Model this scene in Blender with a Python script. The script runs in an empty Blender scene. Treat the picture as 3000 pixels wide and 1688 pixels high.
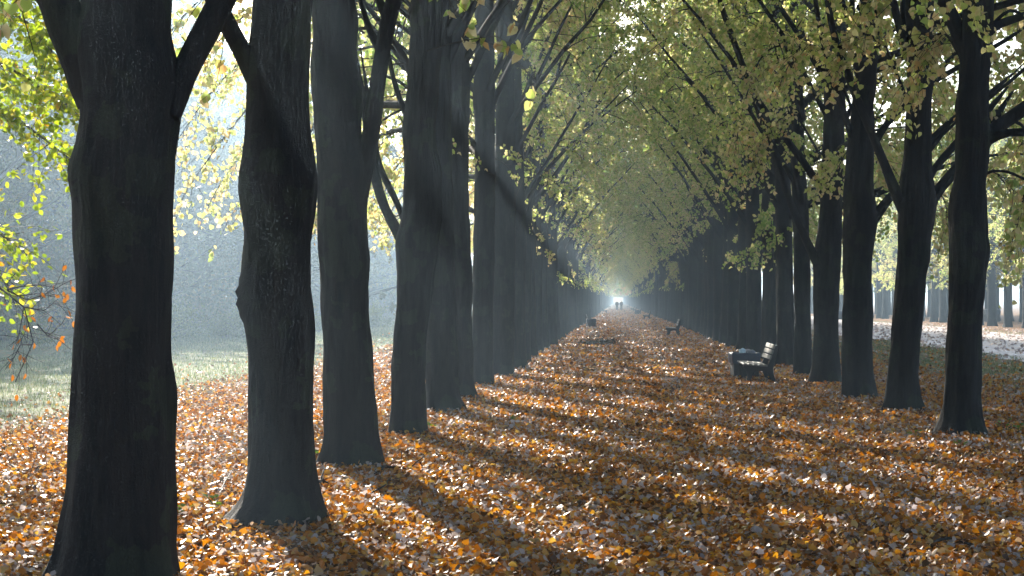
import bpy, math, random
import numpy as np
from mathutils import Vector, noise as mnoise

# ------------------------------------------------------------------ camera, sky, sun, exposure
scene = bpy.context.scene
col = scene.collection
F, VX, VY, EYE = 4900.0, 1808.0, 880.0, 1.8           # focal length / vanishing point in photo pixels, eye height
cam_d = bpy.data.cameras.new("camera")
cam = bpy.data.objects.new("camera", cam_d); col.objects.link(cam)
cam.location = (0, 0, EYE); cam.rotation_euler = (math.pi / 2, 0, 0)
cam_d.sensor_width = 36.0; cam_d.lens = 36.0 * F / 3000.0
cam_d.shift_x = -(VX - 1500.0) / 3000.0; cam_d.shift_y = (VY - 844.0) / 3000.0
cam_d.clip_start = 0.05; cam_d.clip_end = 4000
scene.camera = cam

SUN_AZ, SUN_EL = math.radians(20.0), math.radians(23.0)   # azimuth to the left of the avenue axis (+Y)
sdir = Vector((-math.sin(SUN_AZ) * math.cos(SUN_EL), math.cos(SUN_AZ) * math.cos(SUN_EL), math.sin(SUN_EL)))
world = bpy.data.worlds.new("World"); scene.world = world; world.use_nodes = True
wn = world.node_tree; wn.nodes.clear()
sky = wn.nodes.new('ShaderNodeTexSky'); sky.sky_type = 'NISHITA'; sky.sun_disc = False
sky.sun_elevation = SUN_EL; sky.sun_rotation = -SUN_AZ
sky.air_density = 1.0; sky.dust_density = 2.0; sky.ozone_density = 1.0
bg = wn.nodes.new('ShaderNodeBackground'); bg.inputs['Strength'].default_value = 0.088
wo = wn.nodes.new('ShaderNodeOutputWorld')
wn.links.new(sky.outputs[0], bg.inputs[0]); wn.links.new(bg.outputs[0], wo.inputs[0])
sun_d = bpy.data.lights.new("sun", 'SUN'); sun_d.energy = 5.0; sun_d.angle = math.radians(0.55)
sun_d.color = (1.0, 0.91, 0.79)
sun = bpy.data.objects.new("sun", sun_d); col.objects.link(sun)
sun.rotation_euler = sdir.to_track_quat('Z', 'Y').to_euler()
sun.location = (-30, 60, 40)
scene.view_settings.view_transform = 'Standard'; scene.view_settings.look = 'None'
scene.view_settings.gamma = 1.0; scene.view_settings.use_curve_mapping = False
scene.view_settings.exposure = 1.78
HAZE_DENSITY, HAZE_G = 0.0016, 0.70
cy = scene.cycles
cy.use_denoising = True
cy.use_adaptive_sampling = True; cy.adaptive_threshold = 0.02
cy.max_bounces = 4; cy.diffuse_bounces = 2; cy.glossy_bounces = 1; cy.transmission_bounces = 2
cy.caustics_reflective = False; cy.caustics_refractive = False
cy.volume_bounces = 0; cy.transparent_max_bounces = 4
cy.sample_clamp_indirect = 4.0

rng = np.random.default_rng(7)
random.seed(7)
PI = math.pi

def W(x, y, z):
    """photo pixel (x, y) at distance z along the avenue -> world point"""
    return ((x - VX) * z / F, z, EYE - (y - VY) * z / F)

# ------------------------------------------------------------------ material helpers
def new_mat(name):
    m = bpy.data.materials.new(name); m.use_nodes = True
    nt = m.node_tree; nt.nodes.clear()
    out = nt.nodes.new('ShaderNodeOutputMaterial')
    return m, nt, out
def node(nt, t, **kw):
    n = nt.nodes.new(t)
    for k, v in kw.items(): setattr(n, k, v)
    return n
def ramp(nt, fac, stops, interp='LINEAR'):
    r = nt.nodes.new('ShaderNodeValToRGB'); r.color_ramp.interpolation = interp
    e = r.color_ramp.elements
    while len(e) < len(stops): e.new(0.5)
    for el, (p, c) in zip(e, stops): el.position = p; el.color = (*c, 1)
    nt.links.new(fac, r.inputs[0]); return r.outputs[0]
def noise_tex(nt, scale, vec=None, detail=4.0, rough=0.55):
    n = nt.nodes.new('ShaderNodeTexNoise'); n.inputs['Scale'].default_value = scale
    n.inputs['Detail'].default_value = detail; n.inputs['Roughness'].default_value = rough
    if vec is not None: nt.links.new(vec, n.inputs['Vector'])
    return n.outputs['Fac']
def mixc(nt, fac, a, b):
    m = nt.nodes.new('ShaderNodeMix'); m.data_type = 'RGBA'
    if isinstance(fac, (int, float)): m.inputs[0].default_value = fac
    else: nt.links.new(fac, m.inputs[0])
    for v, i in ((a, 6), (b, 7)):
        if isinstance(v, tuple): m.inputs[i].default_value = (*v, 1)
        else: nt.links.new(v, m.inputs[i])
    return m.outputs[2]
def math_n(nt, op, a, b=None, clamp=False):
    m = nt.nodes.new('ShaderNodeMath'); m.operation = op; m.use_clamp = clamp
    for v, i in ((a, 0), (b, 1)):
        if v is None: continue
        if isinstance(v, (int, float)): m.inputs[i].default_value = v
        else: nt.links.new(v, m.inputs[i])
    return m.outputs[0]
def principled(nt, color, rough=0.7, spec=0.3, normal=None):
    p = nt.nodes.new('ShaderNodeBsdfPrincipled')
    if isinstance(color, tuple): p.inputs['Base Color'].default_value = (*color, 1)
    else: nt.links.new(color, p.inputs['Base Color'])
    if isinstance(rough, (int, float)): p.inputs['Roughness'].default_value = rough
    else: nt.links.new(rough, p.inputs['Roughness'])
    p.inputs['Specular IOR Level'].default_value = spec
    if normal is not None: nt.links.new(normal, p.inputs['Normal'])
    return p.outputs[0]
def bump(nt, h, strength, dist):
    b = nt.nodes.new('ShaderNodeBump'); b.inputs['Strength'].default_value = strength
    b.inputs['Distance'].default_value = dist; nt.links.new(h, b.inputs['Height']); return b.outputs[0]

def leaf_material(name, stops, trans=0.5, rough=0.5, spec=0.3, trans_gain=1.0, detail_scale=35.0, vary=False):
    m, nt, out = new_mat(name)
    at = node(nt, 'ShaderNodeAttribute', attribute_name='rnd')
    c = ramp(nt, at.outputs['Fac'], stops)
    tc = node(nt, 'ShaderNodeTexCoord')
    blot = noise_tex(nt, detail_scale, tc.outputs['Object'], 3)
    c = mixc(nt, math_n(nt, 'MULTIPLY', blot, 0.3), c, tuple(0.35 * x for x in stops[len(stops) // 2][1]))
    if vary:      # each tree its own tone of leaf
        oi = node(nt, 'ShaderNodeObjectInfo')
        hv_ = node(nt, 'ShaderNodeHueSaturation'); nt.links.new(c, hv_.inputs['Color'])
        nt.links.new(math_n(nt, 'ADD', math_n(nt, 'MULTIPLY', oi.outputs['Random'], 1.5), 0.35), hv_.inputs['Value']); c = hv_.outputs[0]
    p = principled(nt, c, rough, spec)
    t = node(nt, 'ShaderNodeBsdfTranslucent')
    hs = node(nt, 'ShaderNodeHueSaturation'); hs.inputs['Saturation'].default_value = 1.12
    hs.inputs['Value'].default_value = trans_gain
    nt.links.new(c, hs.inputs['Color']); nt.links.new(hs.outputs[0], t.inputs[0])
    mx = node(nt, 'ShaderNodeMixShader'); mx.inputs[0].default_value = trans
    nt.links.new(p, mx.inputs[1]); nt.links.new(t.outputs[0], mx.inputs[2])
    nt.links.new(mx.outputs[0], out.inputs[0]); return m

def bark_material(name, c0, c1, moss, scale=1.0):
    m, nt, out = new_mat(name)
    tc = node(nt, 'ShaderNodeTexCoord')
    mp = node(nt, 'ShaderNodeMapping'); mp.inputs['Scale'].default_value = (1, 1, 0.16)
    nt.links.new(tc.outputs['Object'], mp.inputs[0])
    ridg = noise_tex(nt, 26 * scale, mp.outputs[0], 6, 0.6)
    blot = noise_tex(nt, 2.2, tc.outputs['Object'], 4)
    fine = noise_tex(nt, 70 * scale, tc.outputs['Object'], 4)
    c = mixc(nt, math_n(nt, 'SMOOTHSTEP' if False else 'MULTIPLY', ridg, 1.0), c0, c1)
    mfac = math_n(nt, 'MULTIPLY', math_n(nt, 'GREATER_THAN', blot, 0.55), 0.45)
    mf2 = math_n(nt, 'MULTIPLY', mfac, fine)
    c = mixc(nt, mf2, c, moss)
    pat = ramp(nt, noise_tex(nt, 3.5, mp.outputs[0], 6, 0.65), [(0.35, (0.45, 0.45, 0.45)), (0.65, (1.6, 1.5, 1.4))])
    mm = node(nt, 'ShaderNodeMix', data_type='RGBA', blend_type='MULTIPLY'); mm.inputs[0].default_value = 1.0
    nt.links.new(c, mm.inputs[6]); nt.links.new(pat, mm.inputs[7]); c = mm.outputs[2]
    h = math_n(nt, 'ADD', math_n(nt, 'MULTIPLY', ridg, 1.0), math_n(nt, 'MULTIPLY', fine, 0.35))
    s = principled(nt, c, 0.85, 0.25, bump(nt, h, 0.8, 0.03))
    nt.links.new(s, out.inputs[0]); return m

def plain_material(name, c0, c1, scale=20, rough=0.6, spec=0.3, bstr=0.2, stretch=(1, 1, 1)):
    m, nt, out = new_mat(name)
    tc = node(nt, 'ShaderNodeTexCoord')
    mp = node(nt, 'ShaderNodeMapping'); mp.inputs['Scale'].default_value = stretch
    nt.links.new(tc.outputs['Object'], mp.inputs[0])
    n = noise_tex(nt, scale, mp.outputs[0], 5)
    s = principled(nt, mixc(nt, n, c0, c1), rough, spec, bump(nt, n, bstr, 0.01))
    nt.links.new(s, out.inputs[0]); return m

M = {}
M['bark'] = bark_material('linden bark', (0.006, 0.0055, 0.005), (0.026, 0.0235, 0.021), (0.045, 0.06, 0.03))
M['bark_beech'] = bark_material('beech bark', (0.05, 0.05, 0.045), (0.12, 0.115, 0.10), (0.05, 0.07, 0.04), 0.5)
M['twig'] = plain_material('twig bark', (0.02, 0.017, 0.014), (0.06, 0.05, 0.04), 60, 0.8, 0.2, 0.1)
AUT = [(0.0, (0.19, 0.33, 0.08)), (0.25, (0.36, 0.46, 0.14)), (0.45, (0.55, 0.57, 0.22)), (0.62, (0.66, 0.60, 0.31)),
       (0.78, (0.70, 0.60, 0.37)), (0.9, (0.66, 0.43, 0.2)), (1.0, (0.52, 0.23, 0.09))]
M['leaf'] = leaf_material('linden leaf', AUT, 0.6, 0.5, 0.3, 1.35)
M['leaf_green'] = leaf_material('beech leaf', [(0, (0.13, 0.22, 0.03)), (0.4, (0.3, 0.4, 0.05)), (0.75, (0.5, 0.5, 0.08)),
                                               (0.9, (0.55, 0.4, 0.08)), (1, (0.45, 0.17, 0.04))], 0.6, 0.45, 0.35, 1.3)
M['leaf_wood'] = leaf_material('woodland leaf', [(0, (0.05, 0.08, 0.02)), (0.5, (0.12, 0.13, 0.04)), (1, (0.25, 0.18, 0.07))], 0.4, 0.5, 0.3, 1.0, 35.0, True)
M['leaf_shrub'] = leaf_material('glossy shrub leaf', [(0, (0.06, 0.10, 0.02)), (1, (0.22, 0.24, 0.06))], 0.35, 0.22, 0.7)
M['leaf_dry'] = leaf_material('dry orange leaf', [(0, (0.40, 0.14, 0.03)), (1, (0.5, 0.22, 0.06))], 0.5, 0.6, 0.2)
LIT = [(0.0, (0.05, 0.026, 0.013)), (0.14, (0.13, 0.052, 0.017)), (0.28, (0.28, 0.10, 0.018)), (0.45, (0.48, 0.18, 0.028)), (0.60, (0.56, 0.26, 0.05)),
       (0.70, (0.52, 0.34, 0.09)), (0.77, (0.34, 0.23, 0.13)), (0.88, (0.36, 0.31, 0.29)), (1.0, (0.52, 0.47, 0.47))]
M['litter'] = leaf_material('fallen leaf', LIT, 0.38, 0.45, 0.35, 1.2, 45.0)
M['grass'] = leaf_material('grass blade', [(0, (0.06, 0.10, 0.04)), (0.5, (0.15, 0.19, 0.08)), (1, (0.36, 0.36, 0.2))], 0.5, 0.45, 0.35, 1.2)
M['weed'] = leaf_material('green weed', [(0, (0.07, 0.17, 0.02)), (1, (0.2, 0.32, 0.04))], 0.45, 0.45, 0.3)

def ground_material():
    m, nt, out = new_mat('leaf strewn ground')
    tc = node(nt, 'ShaderNodeTexCoord'); P = tc.outputs['Object']
    sep = node(nt, 'ShaderNodeSeparateXYZ'); nt.links.new(P, sep.inputs[0])
    vor = node(nt, 'ShaderNodeTexVoronoi'); vor.inputs['Scale'].default_value = 13.0; nt.links.new(P, vor.inputs['Vector'])
    sc = node(nt, 'ShaderNodeSeparateColor'); nt.links.new(vor.outputs['Color'], sc.inputs[0])
    leafc = ramp(nt, sc.outputs[0], LIT, 'CONSTANT')
    vor2 = node(nt, 'ShaderNodeTexVoronoi'); vor2.inputs['Scale'].default_value = 9.0; nt.links.new(P, vor2.inputs['Vector'])
    sc2 = node(nt, 'ShaderNodeSeparateColor'); nt.links.new(vor2.outputs['Color'], sc2.inputs[0])
    leafc = mixc(nt, math_n(nt, 'GREATER_THAN', sc2.outputs[1], 0.5), leafc, ramp(nt, sc2.outputs[0], LIT, 'CONSTANT'))
    soil = mixc(nt, noise_tex(nt, 9.0, P, 5), (0.03, 0.02, 0.012), (0.07, 0.048, 0.03))
    leafc = mixc(nt, math_n(nt, 'MULTIPLY', math_n(nt, 'GREATER_THAN', vor.outputs['Distance'], 0.55), 0.8), leafc, soil)
    grassc = mixc(nt, noise_tex(nt, 30.0, P, 6), (0.045, 0.075, 0.022), (0.13, 0.16, 0.06))
    grassc = mixc(nt, noise_tex(nt, 0.35, P, 4), grassc, (0.11, 0.12, 0.05))
    # litter lies on the strip x in [-8.6, 7.5]; ragged margins; sparse leaves beyond
    wob = math_n(nt, 'MULTIPLY', math_n(nt, 'SUBTRACT', noise_tex(nt, 0.55, P, 6, 0.7), 0.5), 6.0)
    x = math_n(nt, 'ADD', sep.outputs[0], wob)
    inl = math_n(nt, 'MULTIPLY', math_n(nt, 'GREATER_THAN', x, -8.2), math_n(nt, 'LESS_THAN', x, 7.6))
    far = math_n(nt, 'MULTIPLY', math_n(nt, 'GREATER_THAN', x, 7.0), math_n(nt, 'GREATER_THAN', sc2.outputs[2], 0.55))
    farl = math_n(nt, 'MULTIPLY', math_n(nt, 'LESS_THAN', x, -8.0), math_n(nt, 'GREATER_THAN', sc2.outputs[2], 0.9))
    row2 = math_n(nt, 'GREATER_THAN', x, 23.0)
    msk = math_n(nt, 'MAXIMUM', math_n(nt, 'MAXIMUM', inl, far), math_n(nt, 'MAXIMUM', farl, row2))
    c = mixc(nt, msk, grassc, leafc)
    h = math_n(nt, 'ADD', math_n(nt, 'MULTIPLY', sc.outputs[1], 0.6), math_n(nt, 'MULTIPLY', noise_tex(nt, 40.0, P, 4), 0.6))
    s = principled(nt, c, 0.85, 0.12, bump(nt, h, 0.6, 0.04))
    nt.links.new(s, out.inputs[0]); return m
M['ground'] = ground_material()
def road_material():
    m, nt, out = new_mat('leaf strewn gravel')
    tc = node(nt, 'ShaderNodeTexCoord'); P = tc.outputs['Object']
    vor = node(nt, 'ShaderNodeTexVoronoi'); vor.inputs['Scale'].default_value = 8.0; nt.links.new(P, vor.inputs['Vector'])
    sc = node(nt, 'ShaderNodeSeparateColor'); nt.links.new(vor.outputs['Color'], sc.inputs[0])
    leafc = ramp(nt, sc.outputs[1], [(0, (0.34, 0.2, 0.13)), (0.25, (0.46, 0.40, 0.38)), (0.6, (0.58, 0.55, 0.57)), (1, (0.68, 0.66, 0.70))], 'CONSTANT')  # whitish lavender tones put the sky's reflection on the leaves into their colour
    gr = mixc(nt, noise_tex(nt, 90.0, P, 4), (0.42, 0.41, 0.42), (0.6, 0.58, 0.6))
    c = mixc(nt, math_n(nt, 'GREATER_THAN', sc.outputs[0], 0.5), gr, leafc)
    s = principled(nt, c, 0.6, 0.3, bump(nt, sc.outputs[2], 0.6, 0.04))
    nt.links.new(s, out.inputs[0]); return m
M['road'] = road_material()

# ------------------------------------------------------------------ mesh helpers
def raw_mesh(name, verts, faces, mat, rnd=None, smooth=True):
    """verts (N,3), faces (M,k) with one k"""
    verts = np.asarray(verts, dtype=np.float32); faces = np.asarray(faces, dtype=np.int32)
    me = bpy.data.meshes.new(name); k = faces.shape[1]
    me.vertices.add(len(verts)); me.vertices.foreach_set('co', verts.ravel())
    me.loops.add(faces.size); me.loops.foreach_set('vertex_index', faces.ravel())
    me.polygons.add(len(faces)); me.polygons.foreach_set('loop_start', np.arange(0, faces.size, k, dtype=np.int32))
    if smooth: me.polygons.foreach_set('use_smooth', np.ones(len(faces), dtype=bool))
    me.update(calc_edges=True)
    if rnd is not None:
        a = me.attributes.new('rnd', 'FLOAT', 'POINT'); a.data.foreach_set('value', np.asarray(rnd, dtype=np.float32))
    me.materials.append(mat); return me

def obj(name, me, parent=None, loc=(0, 0, 0), rotz=0.0, scale=1.0):
    o = bpy.data.objects.new(name, me); col.objects.link(o)
    o.location = loc; o.rotation_euler = (0, 0, rotz)
    o.scale = (scale,) * 3 if isinstance(scale, (int, float)) else scale
    if parent is not None: o.parent = parent
    return o
def thing(name, label, cat, loc=(0, 0, 0), rotz=0.0, group=None, scale=1.0):
    o = obj(name, None, None, loc, rotz, scale); tag(o, label, cat, group); return o
def tag(o, label, cat, group=None, kind=None):
    if label: o['label'] = label
    if cat: o['category'] = cat
    if group: o['group'] = group
    if kind: o['kind'] = kind
    return o

def nrm(v): return v / np.maximum(np.linalg.norm(v, axis=-1, keepdims=True), 1e-9)

def tubes(paths, radii, sides):
    """paths (T,P,3), radii (T,P) -> verts, quads (open tubes, tips closed by tiny radius)"""
    paths = np.asarray(paths, float); radii = np.asarray(radii, float)
    T, P, _ = paths.shape
    tan = np.empty_like(paths); tan[:, 1:-1] = paths[:, 2:] - paths[:, :-2]
    tan[:, 0] = paths[:, 1] - paths[:, 0]; tan[:, -1] = paths[:, -1] - paths[:, -2]; tan = nrm(tan)
    mean = nrm(paths[:, -1] - paths[:, 0])
    ref = np.where(np.abs(mean[:, 2:3]) > 0.75, np.array([[1.0, 0.13, 0]]), np.array([[0.05, 0.1, 1.0]]))[:, None, :]
    a = nrm(np.cross(tan, np.broadcast_to(ref, tan.shape))); b = np.cross(tan, a)
    th = np.arange(sides) * 2 * PI / sides
    ring = (a[:, :, None, :] * np.cos(th)[None, None, :, None] + b[:, :, None, :] * np.sin(th)[None, None, :, None])
    v = paths[:, :, None, :] + ring * radii[:, :, None, None]
    idx = np.arange(T * P * sides).reshape(T, P, sides)
    nx = np.roll(idx, -1, axis=2)
    q = np.stack([idx[:, :-1], nx[:, :-1], nx[:, 1:], idx[:, 1:]], axis=-1).reshape(-1, 4)
    return v.reshape(-1, 3), q

def join(parts):
    vs, fs, o = [], [], 0
    for v, f in parts: vs.append(v); fs.append(f + o); o += len(v)
    return np.concatenate(vs), np.concatenate(fs)

# heart-shaped leaf: (across, along, lift); two quads folded on the midrib
LEAF6 = np.array([[0, 0, 0], [0.46, 0.06, 0.10], [0.47, 0.52, 0.13], [0.0, 1.05, -0.02], [-0.47, 0.52, 0.13], [-0.46, 0.06, 0.10]])
LEAF6F = np.array([[0, 1, 2, 3], [0, 3, 4, 5]])
OVAL6 = np.array([[0, 0, 0], [0.27, 0.3, 0.06], [0.26, 0.68, 0.06], [0.0, 1.05, 0], [-0.26, 0.68, 0.06], [-0.27, 0.3, 0.06]])

def leaves_geo(pos, tip, nor, size, tmpl=LEAF6, tf=LEAF6F, curl=None):
    tip = nrm(tip); side = nrm(np.cross(tip, nor)); nor = np.cross(side, tip)
    n, k = len(pos), len(tmpl)
    T = np.broadcast_to(tmpl[None], (n, k, 3)).copy()
    if curl is not None:
        T[:, :, 2] += curl[:, None] * (T[:, :, 1] - 0.5) ** 2 * 1.6
    v = pos[:, None, :] + size[:, None, None] * (T[:, :, 0:1] * side[:, None] + T[:, :, 1:2] * tip[:, None] + T[:, :, 2:3] * nor[:, None])
    f = (tf[None] + (np.arange(n) * k)[:, None, None]).reshape(-1, tf.shape[1])
    return v.reshape(-1, 3), f

def leaf_mesh(name, pos, rng, size, mat, spread=0.9, tmpl=LEAF6, rnd=None):
    n = len(pos)
    tip = np.array([0, 0, -1.0]) * 0.75 + rng.normal(0, spread * 0.55, (n, 3))
    nor = rng.normal(0, 1, (n, 3))
    sz = size * rng.uniform(0.65, 1.2, n)
    v, f = leaves_geo(pos, tip, nor, sz, tmpl, LEAF6F, rng.normal(0, 0.25, n))
    if rnd is None: rnd = rng.uniform(0, 1, n)
    return raw_mesh(name, v, f, mat, np.repeat(rnd, len(tmpl)), smooth=False)

# ------------------------------------------------------------------ the setting: ground, road
gme = raw_mesh('ground', [(-800, -60, 0), (800, -60, 0), (800, 1500, 0), (-800, 1500, 0)], [[0, 1, 2, 3]], M['ground'], smooth=False)
ground = obj('ground', gme); ground['kind'] = 'structure'
ys = np.linspace(-20, 700, 361); rr = np.random.default_rng(3)
lft = 11.8 + 0.5 * np.sin(ys * 0.13) + rr.normal(0, 0.15, len(ys)); rgt = 21.6 + 0.4 * np.sin(ys * 0.1 + 2) + rr.normal(0, 0.15, len(ys))
rv = np.concatenate([np.stack([lft, ys, np.full_like(ys, 0.004)], 1), np.stack([rgt, ys, np.full_like(ys, 0.004)], 1)])
nn = len(ys); rf = np.stack([np.arange(nn - 1), np.arange(nn - 1) + nn, np.arange(nn - 1) + nn + 1, np.arange(nn - 1) + 1], 1)
road = obj('gravel_road', raw_mesh('gravel_road', rv, rf, M['road'], smooth=False)); road['kind'] = 'structure'

# ------------------------------------------------------------------ trees
def trunk_mesh(name, hs, cx, rad, rng, sides=40, step=0.07, top=14.5, lobes=5, rough=1.0, mat=None, depth_ratio=1.0, cy=None, fine_to=6.5):
    """rings from a profile: heights hs, centres cx, radii rad (all metres, relative to the base)"""
    hs = np.asarray(hs, float); cx = np.asarray(cx, float); rad = np.asarray(rad, float)
    o = np.argsort(hs); hs, cx, rad = hs[o], cx[o], rad[o]
    hmax = hs[-1]
    fine_to = max(min(fine_to, top), 1.0)
    z = np.concatenate([np.arange(-0.18, fine_to, step), np.linspace(fine_to, top, 16)])
    def ext(h, a, end):
        a_in = np.interp(h, hs, a)
        t = np.clip((h - hmax) / (top - hmax), 0, 1)
        return a_in * (1 - t) + end * t
    C = ext(z, cx, cx[-1]); Rr = np.interp(z, hs, rad)
    t = np.clip((z - hmax) / (top - hmax), 0, 1); Rr = Rr * (1 - t) ** 0.8 + 0.012
    k = np.array([0.25, 0.5, 0.25])
    for _ in range(2):
        C[1:-1] = np.convolve(C, k, 'valid'); Rr[1:-1] = np.convolve(Rr, k, 'valid')
    CYv = np.zeros_like(z) if cy is None else np.interp(z, hs, np.asarray(cy)[o])
    th = np.arange(sides) * 2 * PI / sides
    ph = rng.uniform(0, 2 * PI, 6); sd = rng.uniform(0, 50)
    V = np.empty((len(z), sides, 3))
    fl = np.exp(-np.clip(z, 0, None) / 0.22)
    for i, zz in enumerate(z):
        r = np.full(sides, Rr[i])
        r *= 1 + fl[i] * 0.10 * np.cos(lobes * th + ph[0]) + 0.03 * np.sin(2 * th + ph[1] + 0.5 * zz) + 0.02 * np.sin(3 * th + ph[2] - 0.8 * zz)
        if rough > 0:
            for j in range(sides):
                r[j] += rough * (0.015 * mnoise.noise((math.cos(th[j]) * 9 + sd, math.sin(th[j]) * 9, zz * 2.6))
                                 + 0.022 * mnoise.noise((math.cos(th[j]) * 2.2, math.sin(th[j]) * 2.2 + sd, zz * 1.7)))
        V[i, :, 0] = C[i] + r * np.cos(th); V[i, :, 1] = CYv[i] + r * np.sin(th) * depth_ratio; V[i, :, 2] = zz
    n = len(z); idx = np.arange(n * sides).reshape(n, sides); nx = np.roll(idx, -1, 1)
    q = np.stack([idx[:-1], nx[:-1], nx[1:], idx[1:]], -1).reshape(-1, 4)
    return V.reshape(-1, 3), q

def sample_path(paths, which, s):
    P = paths.shape[1]; f = s * (P - 1); i = np.minimum(f.astype(int), P - 2); t = (f - i)[:, None]
    return paths[which, i] * (1 - t) + paths[which, i + 1] * t, nrm(paths[which, i + 1] - paths[which, i])

def grow(start, d, length, P, droop, rng, wob=0.12):
    n = len(start); pts = np.empty((n, P, 3)); pts[:, 0] = start; d = nrm(d); st = (length / (P - 1))[:, None]
    for i in range(1, P):
        d = nrm(d + np.array([0, 0, -1.0]) * droop[:, None] + rng.normal(0, wob, (n, 3)))
        pts[:, i] = pts[:, i - 1] + d * st
    return pts

def make_crown(seed, h0=3.6, h1=14.0, nl=20, reach=5.6, nsub=9, ntw=5, nlf=18, lsize=0.085, inner=1.0, outer=1.0, bare=0.22,
               steep=1.0, leafmat='leaf', base_r=0.085, low_droop=0.16, low_cut=2.6, el0=50, el_in=46, el_out=None, low_in=0.0, keep=None):
    r = np.random.default_rng(seed)
    t = np.linspace(0, 1, nl); h = h0 + (h1 - h0) * t ** 0.95 + r.normal(0, 0.2, nl)
    az = np.arange(nl) * 2.399 + r.uniform(0, 6) + r.normal(0, 0.3, nl)
    az = np.arctan2(np.sin(az) * 0.85, np.cos(az) * 1.1)
    if keep is not None:
        ok = np.array([keep(a, hh) for a, hh in zip(az, h)]); az, h, t = az[ok], h[ok], t[ok]; nl = len(h)
    el = np.radians(np.clip(el0 + 16 * t + r.normal(0, 6, nl), 24, 78)) * steep
    el = np.where(np.cos(az) > 0.15, np.maximum(el, np.radians(el_in)), el)
    if el_out is not None: el = np.where(np.cos(az) < -0.1, np.radians(el_out + 45 * t + r.normal(0, 5, nl)), el)
    L = reach * (1 - 0.5 * t) * r.uniform(0.8, 1.15, nl) * np.where(np.cos(az) > 0, inner, outer)
    d = np.stack([np.cos(az) * np.cos(el), np.sin(az) * np.cos(el), np.sin(el)], 1)
    limbs = grow(np.stack([np.zeros(nl), np.zeros(nl), h], 1), d, L, 8, np.full(nl, 0.02) + low_droop * (1 - t) * np.where(np.cos(az) > 0, 0.35, 1.0) * r.uniform(0, 0.7, nl), r, 0.07)
    rl = np.linspace(1, 0.13, 8)[None] * (base_r * (1 - 0.5 * t) * r.uniform(0.8, 1.15, nl))[:, None]
    ns = nl * nsub; w = np.repeat(np.arange(nl), nsub); s = np.tile(np.linspace(0.22, 1.0, nsub), nl) + r.normal(0, 0.03, ns); s = np.clip(s, 0.12, 1)
    sp, sdv = sample_path(limbs, w, s)
    rnd3 = r.normal(0, 1, (ns, 3)); perp = nrm(rnd3 - (rnd3 * sdv).sum(1, keepdims=True) * sdv)
    sd = nrm(sdv * 0.6 + perp * 0.8 + np.array([0, 0, 0.05]))
    sl = r.uniform(0.8, 1.9, ns) * (1.15 - 0.45 * s) * reach / 5.6
    subs = grow(sp, sd, sl, 5, np.full(ns, 0.10) + r.uniform(0, 0.16, ns), r, 0.13)
    rs = np.linspace(1, 0.3, 5)[None] * r.uniform(0.011, 0.02, ns)[:, None]
    nt_ = ns * ntw; w2 = np.repeat(np.arange(ns), ntw); s2 = np.clip(np.tile(np.linspace(0.3, 1, ntw), ns) + r.normal(0, 0.06, nt_), 0.1, 1)
    tp, td = sample_path(subs, w2, s2)
    rnd3 = r.normal(0, 1, (nt_, 3)); perp = nrm(rnd3 - (rnd3 * td).sum(1, keepdims=True) * td)
    tw = grow(tp, td * 0.6 + perp * 0.7, r.uniform(0.3, 0.8, nt_), 4, np.full(nt_, 0.22), r, 0.15)
    rt = np.linspace(1, 0.45, 4)[None] * r.uniform(0.0035, 0.006, nt_)[:, None]
    # leaves
    alive = r.uniform(0, 1, nt_) > bare
    aw = np.repeat(np.nonzero(alive)[0], nlf); u = r.uniform(0.08, 1.0, len(aw))
    lp, _ = sample_path(tw, aw, u); lp = lp + r.normal(0, 0.05, lp.shape); 
    ok = (lp[:, 2] > low_cut) & ((lp[:, 0] < 0.1) | (lp[:, 2] > low_in)); lp = lp[ok]; aw = aw[ok]
    hue = (r.uniform(0, 1, nl)[w[w2[aw]]] * 0.35 + r.uniform(0, 1, len(aw)) ** 1.25 * 0.65) * 0.95
    hue = np.clip(hue + 0.02 * (6 - lp[:, 2]) * 0.4, 0, 1)
    return dict(limbs=limbs, rl=rl, subs=subs, rs=rs, tw=tw, rt=rt, leaves=lp, hue=hue, lsize=lsize, seed=seed, mat=leafmat)

def crown_meshes(tagname, c):
    r = np.random.default_rng(c['seed'] + 99)
    limb_m = []
    for i in range(len(c['limbs'])):
        v, q = tubes(c['limbs'][i:i + 1], c['rl'][i:i + 1], 7); limb_m.append(raw_mesh(tagname + ' limb', v, q, M['bark']))
    v, q = join([tubes(c['subs'], c['rs'], 4), tubes(c['tw'], c['rt'], 3)])
    twig_m = raw_mesh(tagname + ' twigs', v, q, M['twig'])
    leaf_m = leaf_mesh(tagname + ' leaves', c['leaves'], r, c['lsize'], M[c['mat']], rnd=c['hue'])
    all_limbs = tubes(c['limbs'], c['rl'], 5)
    return dict(limbs=limb_m, twigs=twig_m, leaves=leaf_m, all_limbs=all_limbs)

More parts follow.
